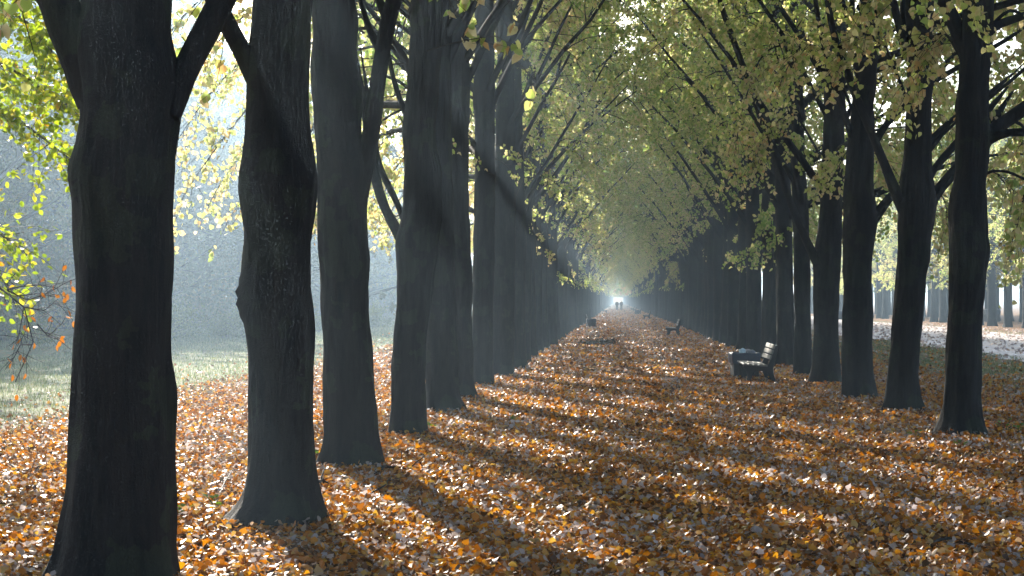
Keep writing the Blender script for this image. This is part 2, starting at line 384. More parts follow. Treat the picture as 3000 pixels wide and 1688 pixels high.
NV = 5
VAR = []
for k in range(NV):
    r = np.random.default_rng(100 + k)
    c = make_crown(200 + k, nl=24, inner=1.22, nlf=25, nsub=10, lsize=0.084, el0=53, el_in=53, el_out=26)
    d = crown_meshes('linden %d' % k, c)
    hs = np.array([-0.2, 0.0, 0.12, 0.3, 0.7, 1.2, 2.0, 3.0, 3.6, 4.2, 5.0, 6.5, 8.0])
    R0 = r.uniform(0.25, 0.285)
    rad = R0 * np.array([1.55, 1.38, 1.22, 1.1, 1.02, 1.0, 0.97, 0.98, 1.06, 0.98, 0.9, 0.8, 0.68]) * (1 + r.normal(0, 0.03, 13))
    cxx = np.cumsum(r.normal(0, 0.022, 13)); cxx -= cxx[1]
    v, q = trunk_mesh('t', hs, cxx, rad, r, sides=24, step=0.14, top=14.5, rough=1.0, fine_to=7)
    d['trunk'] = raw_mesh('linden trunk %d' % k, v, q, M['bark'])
    v2, q2 = trunk_mesh('t', hs, cxx, rad, r, sides=12, step=0.5, top=14.5, rough=0.6, fine_to=7)
    vv, qq = join([(v2, q2), d['all_limbs']])
    d['trunk_far'] = raw_mesh('linden far trunk %d' % k, vv, qq, M['bark'])
    VAR.append(d)

def place_linden(x, z, k, flip, label, group=None, detail=True, sc=1.0, jit=0.3, trunk=None, rng_=random, crown=None):
    rz = (PI if flip else 0.0) + rng_.uniform(-jit, jit)
    if trunk is not None: rz0 = 0.0
    else: rz0 = rz
    t = thing('linden_tree', label, 'tree', (x, z, 0), rz0, group, sc)
    V = VAR[k]
    C = crown or V
    if trunk is not None:
        obj('trunk', trunk, t); cr = rz
    else:
        obj('trunk', V['trunk'] if detail else V['trunk_far'], t); cr = 0.0
    if detail:
        for lm in C['limbs']: obj('limb', lm, t, rotz=cr)
    cw = obj('crown', C['leaves'], t, rotz=cr); cw['kind'] = 'stuff'
    if z < 150: obj('twigs', C['twigs'], t, rotz=cr)['kind'] = 'stuff'
    return t

# ---- near trees with trunks measured from the photograph: distance, base centre px, rows of (y, left, right)
def px_trunk(name, z, base_y, rows, seed, sides=44, top=14.5, step=0.06, rough=1.0, bumps=()):
    r = np.random.default_rng(seed)
    bx = (rows[-1][1] + rows[-1][2]) / 2.0
    if len(rows) > 2: bx = (rows[-3][1] + rows[-3][2]) / 2.0
    X0 = (bx - VX) * z / F
    hs, cx, rad = [], [], []
    for (y, l, rgt) in rows:
        hs.append(EYE - (y - VY) * z / F); cx.append(((l + rgt) / 2 - VX) * z / F - X0); rad.append((rgt - l) / 2 * z / F)
    v, q = trunk_mesh(name, hs, cx, rad, r, sides=sides, step=step, top=top, rough=rough)
    for (bxp, byp, br, depth) in bumps:       # burls and stubs standing out of the bark
        X, _, H = W(bxp, byp, z); c = np.array([X - X0, -depth, H])
        dd = np.linalg.norm(v - c, axis=1); wgt = np.exp(-(dd / br) ** 2)
        ax = np.stack([v[:, 0] - np.interp(v[:, 2], sorted(hs), np.array(cx)[np.argsort(hs)]), v[:, 1], np.zeros(len(v))], 1)
        v = v + nrm(ax) * (wgt * br * 0.32)[:, None] * (1 + 0.5 * np.sin(v[:, 2:3] * 60) * np.cos(v[:, 1:2] * 50))
    return raw_mesh(name, v, q, M['bark']), X0

def px_limb(z, X0, pts, d0, d1, dz=0.0, sides=10, extend=1.6, seed=1):
    """tapering limb through photo pixels; dz = drift in depth along it"""
    P = np.array([W(x, y, z) for x, y in pts], float)
    n = len(P); P[:, 1] = np.linspace(0, dz, n); P[:, 0] -= X0
    last = P[-1] - P[-2]; last /= np.linalg.norm(last)
    if extend > 0: P = np.vstack([P, P[-1] + last * extend * 0.5, P[-1] + last * extend + np.array([0, 0, 0.1])])
    m = 22; s = np.linspace(0, 1, m); seg = np.concatenate([[0], np.cumsum(np.linalg.norm(np.diff(P, axis=0), axis=1))]); seg /= seg[-1]
    path = np.stack([np.interp(s, seg, P[:, i]) for i in range(3)], 1)
    for _ in range(2): path[1:-1] = 0.25 * path[:-2] + 0.5 * path[1:-1] + 0.25 * path[2:]
    k = z / F
    fade = s * (seg[-1] if extend <= 0 else 1)
    rad = (d0 + (d1 - d0) * np.clip(s * (1.0 if extend <= 0 else 1.25), 0, 1)) * k / 2
    if extend > 0: rad = rad * np.clip((1.02 - s) / 0.3, 0.12, 1)
    rad[0:3] *= np.array([1.35, 1.2, 1.07])
    rr_ = np.random.default_rng(seed)
    rad = rad * (1 + 0.05 * np.sin(s * 17 + seed) + rr_.normal(0, 0.03, m))
    v, q = tubes(path[None], rad[None], sides)
    for i in range(len(v)):
        nz = mnoise.noise((v[i, 0] * 14 + seed, v[i, 1] * 14, v[i, 2] * 9)); v[i] += 0.006 * nz
    return raw_mesh('limb', v, q, M['bark'])

L = {}
L[1] = dict(z=10.65, rows=[(-20, 250, 493), (0, 248, 493), (60, 240, 492), (120, 228, 496), (180, 230, 512), (240, 242, 530), (300, 246, 520), (370, 244, 507), (450, 233, 497), (520, 216, 493),
                           (600, 226, 490), (700, 231, 488), (800, 233, 487), (1000, 230, 487), (1100, 228, 490), (1200, 223, 493), (1300, 217, 494), (1400, 211, 496),
                           (1500, 201, 499), (1600, 188, 503), (1650, 172, 507), (1700, 145, 520)],
            limbs=[([(480, 330), (520, 250), (556, 160), (600, 70), (640, -10), (690, -120)], 82, 58, 0.15),
                   ([(300, 290), (250, 190), (212, 90), (178, 0), (140, -110)], 120, 100, -0.1)],
            bumps=[(218, 490, 0.10, 0.0)], k=1, label='massive black linden trunk at far left, nearest of all, forking near the top')
L[2] = dict(z=13.5, rows=[(-20, 756, 909), (0, 754, 909), (100, 745, 904), (200, 734, 900), (250, 731, 901), (300, 733, 902), (350, 731, 905), (400, 729, 908), (450, 722, 919), (500, 709, 927),
                          (550, 704, 926), (600, 713, 919), (650, 720, 915), (700, 723, 911), (850, 716, 908), (950, 720, 912), (1000, 725, 912), (1100, 731, 915), (1200, 733, 916),
                          (1300, 731, 917), (1400, 726, 921), (1440, 716, 928), (1480, 695, 938), (1510, 668, 948), (1540, 625, 965), (1580, 590, 985)],
            limbs=[([(800, 320), (735, 190), (700, 120), (662, 50), (640, -5), (600, -90)], 62, 50, -0.3)],
            bumps=[(712, 860, 0.11, 0.05), (712, 910, 0.09, 0.06)], k=2, label='thick dark linden with a swollen trunk and burl, second in the left row')
L[3] = dict(z=18.1, rows=[(-20, 919, 1035), (0, 919, 1037), (50, 918, 1043), (100, 918, 1042), (150, 914, 1039), (200, 912, 1042), (250, 916, 1056), (290, 920, 1062), (350, 923, 1054), (400, 926, 1056),
                          (450, 931, 1072), (500, 933, 1078), (540, 933, 1076), (600, 933, 1069), (700, 933, 1071), (750, 934, 1082), (800, 939, 1080), (900, 946, 1077), (1000, 950, 1085),
                          (1100, 953, 1094), (1200, 956, 1103), (1300, 952, 1111), (1340, 940, 1119), (1370, 925, 1128)],
            limbs=[([(1040, 600), (1070, 500), (1082, 450), (1088, 400), (1095, 350), (1105, 300), (1118, 200), (1138, 100), (1146, 50), (1168, -5), (1195, -90)], 52, 44, -0.25),
                   ([(1143, 70), (1128, 40), (1106, 0), (1080, -70)], 26, 20, 0.2),
                   ([(1110, 140), (1080, 90), (1058, 30), (1040, -30)], 20, 16, 0.3)],
            bumps=[], k=3, label='dark linden with a long upright limb on its right, third in the left row')
L[4] = dict(z=22.3, rows=[(-20, 1209, 1293), (0, 1209, 1292), (100, 1210, 1290), (180, 1201, 1286), (250, 1199, 1281), (350, 1191, 1275), (400, 1185, 1272), (450, 1189, 1276), (500, 1189, 1288),
                          (600, 1187, 1292), (650, 1180, 1288), (700, 1163, 1277), (760, 1165, 1275), (800, 1168, 1266), (900, 1164, 1260), (1000, 1154, 1245), (1080, 1149, 1242), (1200, 1147, 1244), (1250, 1143, 1248), (1280, 1135, 1253)],
            limbs=[([(1195, 735), (1160, 676), (1127, 623), (1102, 565), (1088, 527), (1078, 470), (1060, 380)], 34, 22, 0.6),
                   ([(1210, 690), (1182, 647), (1151, 575), (1122, 527), (1098, 483), (1085, 420)], 22, 14, 0.5),
                   ([(1215, 410), (1194, 353), (1165, 280), (1141, 213), (1125, 120)], 17, 11, 0.3)],
            bumps=[], k=0, label='linden with twin thin limbs rising left, fourth in the left row')
L[5] = dict(z=27.0, rows=[(0, 1240, 1318), (300, 1243, 1318), (600, 1245, 1325), (900, 1247, 1333), (1100, 1247, 1340), (1170, 1244, 1350), (1207, 1240, 1372)], limbs=[], bumps=[], k=4,
            label='smooth grey-brown linden trunk with a flared foot, fifth in the left row')
L[6] = dict(z=30.7, rows=[(0, 1292, 1369), (250, 1294, 1378), (400, 1298, 1371), (600, 1299, 1372), (800, 1300, 1382), (1000, 1302, 1381), (1130, 1300, 1386), (1167, 1296, 1396)], limbs=[], bumps=[], k=2,
            label='linden trunk just right of the flared one, sixth in the left row')
L[7] = dict(z=35.1, rows=[(0, 1394, 1444), (200, 1394, 1447), (260, 1388, 1447), (400, 1394, 1448), (600, 1391, 1448), (800, 1386, 1446), (1000, 1384, 1443), (1100, 1384, 1446), (1131, 1380, 1449)], limbs=[], bumps=[], k=0,
            label='pale-edged linden trunk beside a bright sliver of light, seventh in the left row')
R = {}
R[1] = dict(z=22.16, rows=[(-20, 2826, 2907), (0, 2825, 2906), (50, 2822, 2905), (100, 2818, 2903), (150, 2814, 2902), (200, 2813, 2898), (250, 2810, 2894), (300, 2800, 2892), (350, 2803, 2895), (400, 2805, 2900),
                           (450, 2803, 2893), (500, 2802, 2888), (550, 2791, 2888), (580, 2784, 2892), (620, 2780, 2889), (700, 2787, 2893), (725, 2787, 2899), (760, 2785, 2893), (800, 2785, 2886), (900, 2782, 2879),
                           (1000, 2777, 2874), (1100, 2773, 2871), (1180, 2768, 2870), (1220, 2760, 2873), (1255, 2747, 2884), (1280, 2736, 2899)],
            limbs=[([(2870, 430), (2902, 386), (2946, 357), (3000, 321), (3080, 260)], 44, 32, 0.2), ([(2880, 420), (2905, 400), (2946, 389), (3000, 394), (3080, 390)], 26, 18, -0.3),
                   ([(2880, 110), (2902, 82), (2927, 66), (3000, 43), (3080, 10)], 26, 20, 0.3), ([(2845, 170), (2815, 105), (2796, 53), (2772, -5), (2740, -80)], 48, 38, 0.2),
                   ([(2880, 300), (2931, 263), (3000, 208), (3060, 150)], 12, 8, 0.3), ([(2870, 520), (2910, 495), (2960, 500), (3010, 520)], 9, 6, 0.2)],
            bumps=[(2792, 315, 0.08, 0.0)], k=3, label='black linden trunk at far right, nearest of the right row')
R[2] = dict(z=27.14, rows=[(-20, 2656, 2733), (0, 2656, 2733), (100, 2661, 2733), (200, 2663, 2735), (300, 2657, 2729), (400, 2654, 2725), (450, 2649, 2724), (500, 2642, 2729), (550, 2637, 2737), (600, 2632, 2739),
                           (650, 2629, 2732), (700, 2632, 2724), (770, 2630, 2721), (800, 2627, 2712), (900, 2619, 2702), (1000, 2613, 2695), (1100, 2603, 2690), (1170, 2594, 2696), (1208, 2582, 2710)],
            limbs=[([(2650, 620), (2632, 589), (2598, 512), (2569, 444), (2550, 401), (2497, 290), (2463, 193), (2425, 111), (2412, 0), (2400, -60)], 28, 18, -0.6),
                   ([(2710, 615), (2738, 580), (2767, 541), (2803, 507), (2850, 450)], 38, 26, 0.5), ([(2715, 530), (2738, 498), (2803, 425), (2850, 380)], 24, 16, 0.5),
                   ([(2715, 440), (2728, 406), (2803, 343), (2850, 310)], 18, 12, 0.4), ([(2710, 260), (2736, 237), (2813, 193), (2870, 160)], 18, 12, 0.4)],
            bumps=[(2640, 600, 0.06, 0.1)], k=1, label='dark linden with crossing limbs either side, second in the right row')
R[3] = dict(z=30.6, rows=[(-20, 2522, 2584), (0, 2521, 2582), (100, 2518, 2574), (200, 2509, 2567), (300, 2499, 2558), (400, 2487, 2557), (500, 2479, 2555), (550, 2475, 2552), (600, 2478, 2560), (650, 2472, 2566), (700, 2469, 2560),
                          (760, 2474, 2551), (800, 2472, 2550), (870, 2473, 2551), (950, 2470, 2551), (1000, 2471, 2553), (1100, 2471, 2557), (1145, 2470, 2565), (1172, 2468, 2572)],
            limbs=[([(2540, 660), (2564, 628), (2598, 589), (2632, 555), (2680, 500)], 22, 15, 0.4), ([(2545, 680), (2569, 647), (2608, 594), (2650, 540)], 14, 10, 0.3), ([(2540, 580), (2598, 560), (2640, 540)], 13, 9, 0.3),
                   ([(2545, 440), (2569, 410), (2603, 357), (2658, 300), (2710, 250)], 24, 15, 0.4), ([(2500, 420), (2470, 330), (2440, 240), (2400, 130), (2380, 20)], 18, 12, -0.5)],
            bumps=[(2550, 660, 0.05, 0.1)], k=4, label='linden with a kinked trunk and low right-hand limbs, third in the right row')
R[4] = dict(z=35.85, rows=[(0, 2421, 2478), (200, 2414, 2475), (300, 2414, 2475), (500, 2410, 2468), (660, 2402, 2465), (750, 2388, 2463), (800, 2386, 2458), (900, 2387, 2454), (1000, 2386, 2455), (1080, 2381, 2459), (1128, 2370, 2466)],
            limbs=[([(2405, 790), (2383, 756), (2354, 693), (2320, 625), (2282, 519), (2257, 422), (2233, 359), (2190, 263), (2166, 200), (2110, 60), (2085, -30)], 24, 15, -1.0),
                   ([(2445, 560), (2490, 500), (2530, 430)], 14, 9, 0.5)], bumps=[], k=0,
            label='linden with one long thin limb slanting left over the path, fourth in the right row')
R[5] = dict(z=39.7, rows=[(0, 2313, 2352), (350, 2311, 2351), (500, 2318, 2359), (700, 2326, 2370), (800, 2326, 2372), (1000, 2329, 2376), (1070, 2326, 2379), (1100, 2322, 2384)], limbs=[], bumps=[], k=1,
            label='slim linden trunk right of the waste bin bench, fifth in the right row')
R[6] = dict(z=45.7, rows=[(0, 2268, 2310), (400, 2270, 2314), (700, 2274, 2320), (800, 2275, 2322), (1000, 2277, 2326), (1050, 2275, 2329), (1072, 2271, 2333)], limbs=[], bumps=[], k=2,
            label='linden trunk directly behind the near bench, sixth in the right row')
near = {}
for side, D in (('L', L), ('R', R)):
    for i, t in D.items():
        me, X0 = px_trunk('near trunk %s%d' % (side, i), t['z'], 0, t['rows'], 300 + i + (50 if side == 'R' else 0), sides=48 if t['z'] < 32 else 32,
                          step=0.05 if t['z'] < 32 else 0.09, bumps=t['bumps'], rough=1.25)
        o = thing('linden_tree', t['label'], 'tree', (X0, t['z'], 0))
        o['group'] = 'lindens of the %s row' % ('left' if side == 'L' else 'right')
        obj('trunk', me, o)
        for j, lb in enumerate(t['limbs']):
            obj('limb', px_limb(t['z'], X0, lb[0], lb[1], lb[2], lb[3], seed=i * 10 + j), o)
        near[side + str(i)] = (o, X0, t)

# crowns of the near trees start above the frame or well up the trunk
NC = []
for k in range(2):
    c = make_crown(400 + k, h0=4.4, h1=14.0, nl=24, el_out=14, low_cut=4.0, el_in=36, outer=1.3, low_droop=0.05, nlf=34, el0=40, bare=0.1, lsize=0.10)
    NC.append(crown_meshes('near crown %d' % k, c))
NC2 = crown_meshes('near crown high', make_crown(433, h0=5.5, h1=14.0, nl=28, low_cut=5.2, el0=50, el_in=56, el_out=10, nlf=34, low_droop=0.03, outer=1.35, bare=0.08, lsize=0.10))
NC3 = crown_meshes('inner bare crown', make_crown(437, nl=24, inner=1.22, nlf=25, nsub=10, lsize=0.084, el0=53, el_in=58, el_out=28, low_in=8.2, h0=4.6))
def crown_on(o, V, rz, limbs=True):
    if limbs:
        for lm in V['limbs']: obj('limb', lm, o, rotz=rz)
    cw = obj('crown', V['leaves'], o, rotz=rz); cw['kind'] = 'stuff'
    tw = obj('twigs', V['twigs'], o, rotz=rz); tw['kind'] = 'stuff'
for key, (o, X0, t) in near.items():
    i = int(key[1:]); flip = PI if key[0] == 'R' else 0.0
    if (key[0] == 'L' and i in (3, 4)) or (key[0] == 'R' and i <= 3): V = NC2
    elif key[0] == 'L' and i <= 2: V = NC[i % 2]
    elif key[0] == 'L': V = NC3
    else: V = VAR[t['k']]
    crown_on(o, V, flip + random.uniform(-0.35, 0.35))

ORD = ['zeroth', 'first', 'second', 'third', 'fourth', 'fifth', 'sixth', 'seventh', 'eighth', 'ninth', 'tenth', 'eleventh', 'twelfth', 'thirteenth', 'fourteenth', 'fifteenth', 'sixteenth']
END = 480.0
for side, x0, z0, flip, start in (('left', -2.80, 39.5, False, 8), ('right', 4.56, 50.2, True, 7)):
    z = z0; n = start; rr = random.Random(5 if side == 'left' else 6)
    while z < END:
        if n <= 16: lab = 'dark linden trunk, %s from the front in the %s row of the path' % (ORD[n], side)
        elif z < 130: lab = 'distant dark linden trunk in the merging wall of the %s row' % side
        else: lab = 'far hazy linden in the %s row near the end of the path' % side
        place_linden(x0 + rr.uniform(-0.10, 0.10), z + rr.uniform(-0.2, 0.2), rr.randrange(NV), flip, lab, 'lindens of the %s row' % side, detail=z < 100, sc=rr.uniform(0.94, 1.06), rng_=rr, crown=NC3 if side == 'left' and n <= 8 else None)
        z += 4.5; n += 1
# one tree of each row stands just outside the frame; its crown hangs over the near ground
place_linden(4.95, 17.4, 2, True, 'linden just beyond the right edge, only its leaves hanging in view', 'lindens of the right row')
# past that the avenue goes on as one far mass
rfa = np.random.default_rng(91); parts = []; lparts = []
for sx in (-2.8, 4.56):
    zz = np.arange(485, 1150, 5.0); n = len(zz); x = sx + rfa.normal(0, .1, n)
    pth = np.stack([np.stack([x, zz, np.full(n, h_)], 1) for h_ in (-.1, .4, 5, 13)], 1)
    parts.append(tubes(pth, np.tile([.4, .3, .24, .05], (n, 1)), 6))
    w = np.repeat(np.arange(n), 90); m = len(w); a = rfa.uniform(0, 2 * PI, m); hh = rfa.uniform(4.2, 15, m); rad = rfa.uniform(0, 1, m) ** .6 * (4.6 - .2 * (hh - 5))
    lparts.append(np.stack([x[w] + np.cos(a) * rad, zz[w] + np.sin(a) * rad, hh], 1))
v, q = join(parts); fm_ = thing('far_avenue', 'far end of the avenue, lindens merging into bright haze', 'trees', (0, 0, 0)); fm_['kind'] = 'stuff'
obj('trunks', raw_mesh('far trunks', v, q, M['bark']), fm_)['kind'] = 'stuff'
obj('foliage', leaf_mesh('far foliage', np.concatenate(lparts), rfa, 0.9, M['leaf']), fm_)['kind'] = 'stuff'
# the second pair of rows across the gravel road
for x0, zs, lab in ((26.2, 66.0, 'pale hazy linden in the near row across the gravel road'), (33.6, 83.0, 'pale hazy linden in the back row across the gravel road')):
    z = zs; rr = random.Random(int(x0))
    while z < 235:
        place_linden(x0 + rr.uniform(-0.2, 0.2), z + rr.uniform(-0.4, 0.4), rr.randrange(NV), x0 < 30 and False, lab, 'lindens across the gravel road', detail=z < 120 and x0 < 30, sc=rr.uniform(0.92, 1.05), jit=3.0, rng_=rr)
        z += 4.6

# woodland edge beyond the meadow on the left
WV = []
for k in range(3):
    c = make_crown(500 + k, h0=2.0, h1=15.5, nl=22, reach=7.0, nsub=8, ntw=4, nlf=26, lsize=0.14, bare=0.1, el0=36, el_in=30, leafmat='leaf_wood', base_r=0.12, low_cut=0.8, steep=0.85)
    d = crown_meshes('wood %d' % k, c)
    r = np.random.default_rng(520 + k)
    v2, q2 = trunk_mesh('t', [-.2, 0, .3, 1, 3, 6, 9], [0] * 7, np.array([.75, .62, .45, .38, .34, .28, .2]), r, sides=14, step=0.4, top=16.5, rough=0.8)
    vv, qq = join([(v2, q2), d['all_limbs']]); d['trunk_far'] = raw_mesh('wood trunk %d' % k, vv, qq, M['bark']); WV.append(d)
rr = random.Random(12); wn_ = 0
def wood(x, z, sc):
    global wn_
    k = rr.randrange(3)
    t = thing('woodland_tree', 'tall misty tree at the woodland edge beyond the meadow', 'tree', (x, z, 0), rr.uniform(0, 6.28), 'misty trees at the woodland edge', sc)
    obj('trunk', WV[k]['trunk_far'], t)
    obj('crown', WV[k]['leaves'], t)['kind'] = 'stuff'; obj('twigs', WV[k]['twigs'], t)['kind'] = 'stuff'
z = 66.0
while z < 300:
    for dx in (0, -8.0, -15.5):
        if dx == 0 and rr.random() < 0.18: continue
        wood(-27 + dx + rr.uniform(-1.6, 1.6) - (z - 66) * 0.01, z + rr.uniform(-2, 2), rr.uniform(1.0, 1.14) if dx == 0 else rr.uniform(1.25, 1.5))
    z += 8.2
for (x, z_, s_) in ((-50, 76, 1.4), (-52, 86, 1.3), (-50, 98, 1.4), (-60, 100, 1.45), (-58, 84, 1.4)): wood(x, z_, s_)
t = wood(-14.6, 92, 0.9)

# shrubs along the woodland edge
def shrub_mesh(seed):
    r = np.random.default_rng(seed); n = 40
    az = r.uniform(0, 2 * PI, n); el = r.uniform(0.5, 1.4, n)
    st = grow(np.stack([r.normal(0, 0.25, n), r.normal(0, 0.25, n), np.zeros(n)], 1), np.stack([np.cos(az) * np.cos(el), np.sin(az) * np.cos(el), np.sin(el)], 1), r.uniform(1.2, 2.4, n), 6, np.full(n, 0.1), r, 0.12)
    v, q = tubes(st, np.linspace(1, .3, 6)[None] * r.uniform(.008, .015, n)[:, None], 4)
    w = r.integers(0, n, 2600); lp, _ = sample_path(st, w, r.uniform(0.15, 1, 2600)); lp += r.normal(0, 0.16, lp.shape); lp[:, 2] = np.abs(lp[:, 2]) + 0.05
    return raw_mesh('shrub stems', v, q, M['twig']), leaf_mesh('shrub leaves', lp, r, 0.09, M['leaf_shrub'])
SH = [shrub_mesh(600), shrub_mesh(601)]
SW = []
for d_ in SH:
    m_ = d_[1].copy(); m_.materials.clear(); m_.materials.append(M['leaf_wood']); SW.append(m_)
for i, (x, z_) in enumerate(((-23.5, 67), (-21.5, 71), (-19.5, 70), (-20.6, 76), (-18.6, 80), (-17.4, 79), (-21.8, 82), (-19.4, 90), (-17.0, 96), (-20.5, 104), (-16.2, 110))):
    t = thing('shrub', 'low glinting shrub on the far side of the misty meadow', 'shrub', (x, z_, 0), i * 1.1, 'shrubs at the woodland edge', 0.7 + 0.12 * (i % 4))
    obj('stems', SH[i % 2][0], t); obj('foliage', SH[i % 2][1], t)['kind'] = 'stuff'

ri = random.Random(44)
for i in range(46):
    x = -29 - ri.uniform(0, 1) ** 1.3 * 26; z_ = ri.uniform(66, 80) + max(0, (-29 - x)) * 0.6 if i < 26 else ri.uniform(80, 210)
    if i >= 26: x = -28.5 - ri.uniform(0, 7)
    t = thing('understorey_bush', 'tall dim bush under the misty woodland trees', 'bush', (x, z_, 0), i * 1.7, 'bushes under the woodland trees', ri.uniform(1.7, 2.6))
    obj('stems', SH[i % 2][0], t); obj('foliage', SW[i % 2], t)['kind'] = 'stuff'

# ---- beech reaching in from beyond the left edge
def px_paths(z, X0, lists, Y0):
    return [np.array([(W(x, y, zz)[0] - X0, zz - Y0, W(x, y, zz)[2]) for (x, y, zz) in pl]) for pl in lists]
bX, bY = -10.6, 20.5
beech = thing('beech_tree', 'beech reaching in from the left edge with bright yellow-green leaf sprays', 'tree', (bX, bY, 0))
r = np.random.default_rng(71)
v, q = trunk_mesh('b', [-.2, 0, .3, 1, 3, 6, 9], [0] * 7, np.array([.6, .5, .36, .31, .28, .24, .18]), r, sides=20, step=0.2, top=15, rough=0.5)
obj('trunk', raw_mesh('beech trunk', v, q, M['bark_beech']), beech)
boughs = px_paths(0, bX, [[(-900, 300, 20.3), (-500, 60, 19.5), (-200, -40, 18.8), (40, 20, 18.2), (150, 130, 17.8), (215, 250, 17.5)],
                          [(-900, 380, 20.4), (-500, 160, 19.8), (-200, 110, 19.2), (0, 180, 18.8), (130, 260, 18.4), (225, 330, 18.0)],
                          [(-900, 420, 20.5), (-500, 230, 20.2), (-200, 220, 19.8), (0, 310, 19.4), (120, 400, 19.0), (210, 470, 18.7)],
                          [(-900, 340, 20.4), (-450, 60, 19.0), (-200, -80, 18.0), (20, -70, 17.3), (130, 10, 17.0), (190, 80, 16.8)],
                          [(-900, 620, 20.5), (-500, 560, 20.0), (-250, 580, 19.5), (-80, 630, 19.0), (10, 700, 18.7), (60, 720, 18.5)],
                          [(-900, 640, 20.6), (-500, 600, 20.2), (-250, 640, 19.6), (-80, 720, 19.1), (-10, 790, 18.8), (30, 850, 18.7)]], bY)
lf_pos, tws = [], []
for bi, p in enumerate(boughs):
    p[0] = (0, 0, p[0][2])
    m = 18; seg = np.concatenate([[0], np.cumsum(np.linalg.norm(np.diff(p, axis=0), axis=1))]); seg /= seg[-1]; s = np.linspace(0, 1, m)
    path = np.stack([np.interp(s, seg, p[:, i]) for i in range(3)], 1)
    for _ in range(2): path[1:-1] = .25 * path[:-2] + .5 * path[1:-1] + .25 * path[2:]
    v, q = tubes(path[None], (np.linspace(0.06, 0.006, m))[None], 7); obj('limb', raw_mesh('beech limb', v, q, M['bark_beech']), beech)
    ns = 56; ss = np.linspace(0.45, 1.0, ns)
    sp, sd = sample_path(path[None], np.zeros(ns, int), ss)
    dirs = nrm(sd * 0.8 + r.normal(0, 0.55, (ns, 3)) + np.array([0, 0, -0.22]))
    sub = grow(sp, dirs, r.uniform(0.3, 0.9, ns), 5, np.full(ns, 0.1), r, 0.1); tws.append(tubes(sub, np.linspace(1, .4, 5)[None] * np.full((ns, 1), 0.005), 3))
    nlv = 22 if bi < 4 else 9; w = np.repeat(np.arange(ns), nlv); lp, _ = sample_path(sub, w, r.uniform(0.1, 1, len(w))); lf_pos.append(lp + r.normal(0, 0.045, lp.shape))
lf_pos = np.concatenate(lf_pos)
n = len(lf_pos); tip = r.normal(0, 0.6, (n, 3)) + np.array([0.5, -0.2, -0.35]); nor = r.normal(0, 0.6, (n, 3)) + np.array([0, 0, 1.0])
v, f = leaves_geo(lf_pos, tip, nor, 0.082 * r.uniform(.7, 1.2, n), OVAL6 * np.array([1.25, 1, 1]), LEAF6F, r.normal(0, .2, n))
hue = np.clip(r.beta(1.6, 2.2, n), 0, 1)
obj('crown', raw_mesh('beech leaves', v, f, M['leaf_green'], np.repeat(hue, 6), False), beech)['kind'] = 'stuff'
v, q = join(tws); obj('twigs', raw_mesh('beech twigs', v, q, M['twig']), beech)['kind'] = 'stuff'
bc = crown_meshes('beech top', make_crown(77, h0=6.0, h1=15.5, nl=26, reach=6.2, nlf=22, lsize=0.13, leafmat='leaf_green', el0=34, el_in=30, bare=0.05, low_cut=8.2, low_droop=0.0))
for lm in bc['limbs']: obj('limb', lm, beech)
obj('crown', bc['leaves'], beech)['kind'] = 'stuff'; obj('twigs', bc['twigs'], beech)['kind'] = 'stuff'
# nearly bare twig with a few orange leaves below the beech sprays
bare = px_paths(0, bX, [[(-900, 700, 20.4), (-400, 720, 19.4), (-100, 800, 18.4), (20, 850, 18.0), (70, 900, 17.9), (110, 950, 17.8), (95, 1010, 17.8), (45, 1120, 17.7)],
                        [(20, 850, 18.0), (80, 880, 18.0), (140, 860, 17.9), (190, 830, 17.8), (225, 815, 17.8)], [(-60, 815, 18.3), (40, 870, 18.1), (110, 860, 18.0), (160, 870, 17.9)],
                        [(70, 900, 17.9), (130, 910, 17.8), (165, 880, 17.7)], [(20, 850, 18.0), (60, 840, 18.0), (120, 835, 17.9), (170, 845, 17.9)],
                        [(110, 950, 17.8), (140, 985, 17.8), (160, 970, 17.8)], [(95, 1010, 17.8), (60, 1010, 17.8), (35, 1060, 17.7)], [(70, 900, 17.9), (60, 960, 17.9), (50, 1000, 17.9)]], bY)
pv = []
dl = []
for i, p in enumerate(bare):
    if i == 0: p[0] = (0, 0, p[0][2])
    m = 14; seg = np.concatenate([[0], np.cumsum(np.linalg.norm(np.diff(p, axis=0), axis=1))]); seg /= seg[-1]; s = np.linspace(0, 1, m)
    path = np.stack([np.interp(s, seg, p[:, j]) for j in range(3)], 1)
    pv.append(tubes(path[None], (np.linspace(0.022, 0.006, m) if i == 0 else np.linspace(0.008, 0.0035, m))[None], 5))
    k = 9 if i else 14; sp, sd = sample_path(path[None], np.zeros(k, int), r.uniform(0.3 if i else 0.6, 1, k))
    sub = grow(sp, nrm(sd + r.normal(0, .8, (k, 3))), r.uniform(.12, .35, k), 4, np.full(k, .05), r, .12); pv.append(tubes(sub, np.full((k, 4), 0.0032), 3))
    dl.append(sub[r.uniform(0, 1, k) < 0.45, -1])
v, q = join(pv); bt = obj('bare_branch', raw_mesh('bare branch', v, q, M['twig']), beech); bt['label'] = 'nearly bare drooping branch with a few orange leaves'
dl = np.concatenate(dl)
for p in dl:
    v, f = leaves_geo(np.zeros((1, 3)), r.normal(0, .4, (1, 3)) + np.array([[0, 0, -1.0]]), r.normal(0, 1, (1, 3)), np.array([0.075]), OVAL6, LEAF6F, np.array([0.5]))
    obj('leaf', raw_mesh('dry leaf', v, f, M['leaf_dry'], np.full(6, r.uniform()), False), bt, loc=tuple(p))

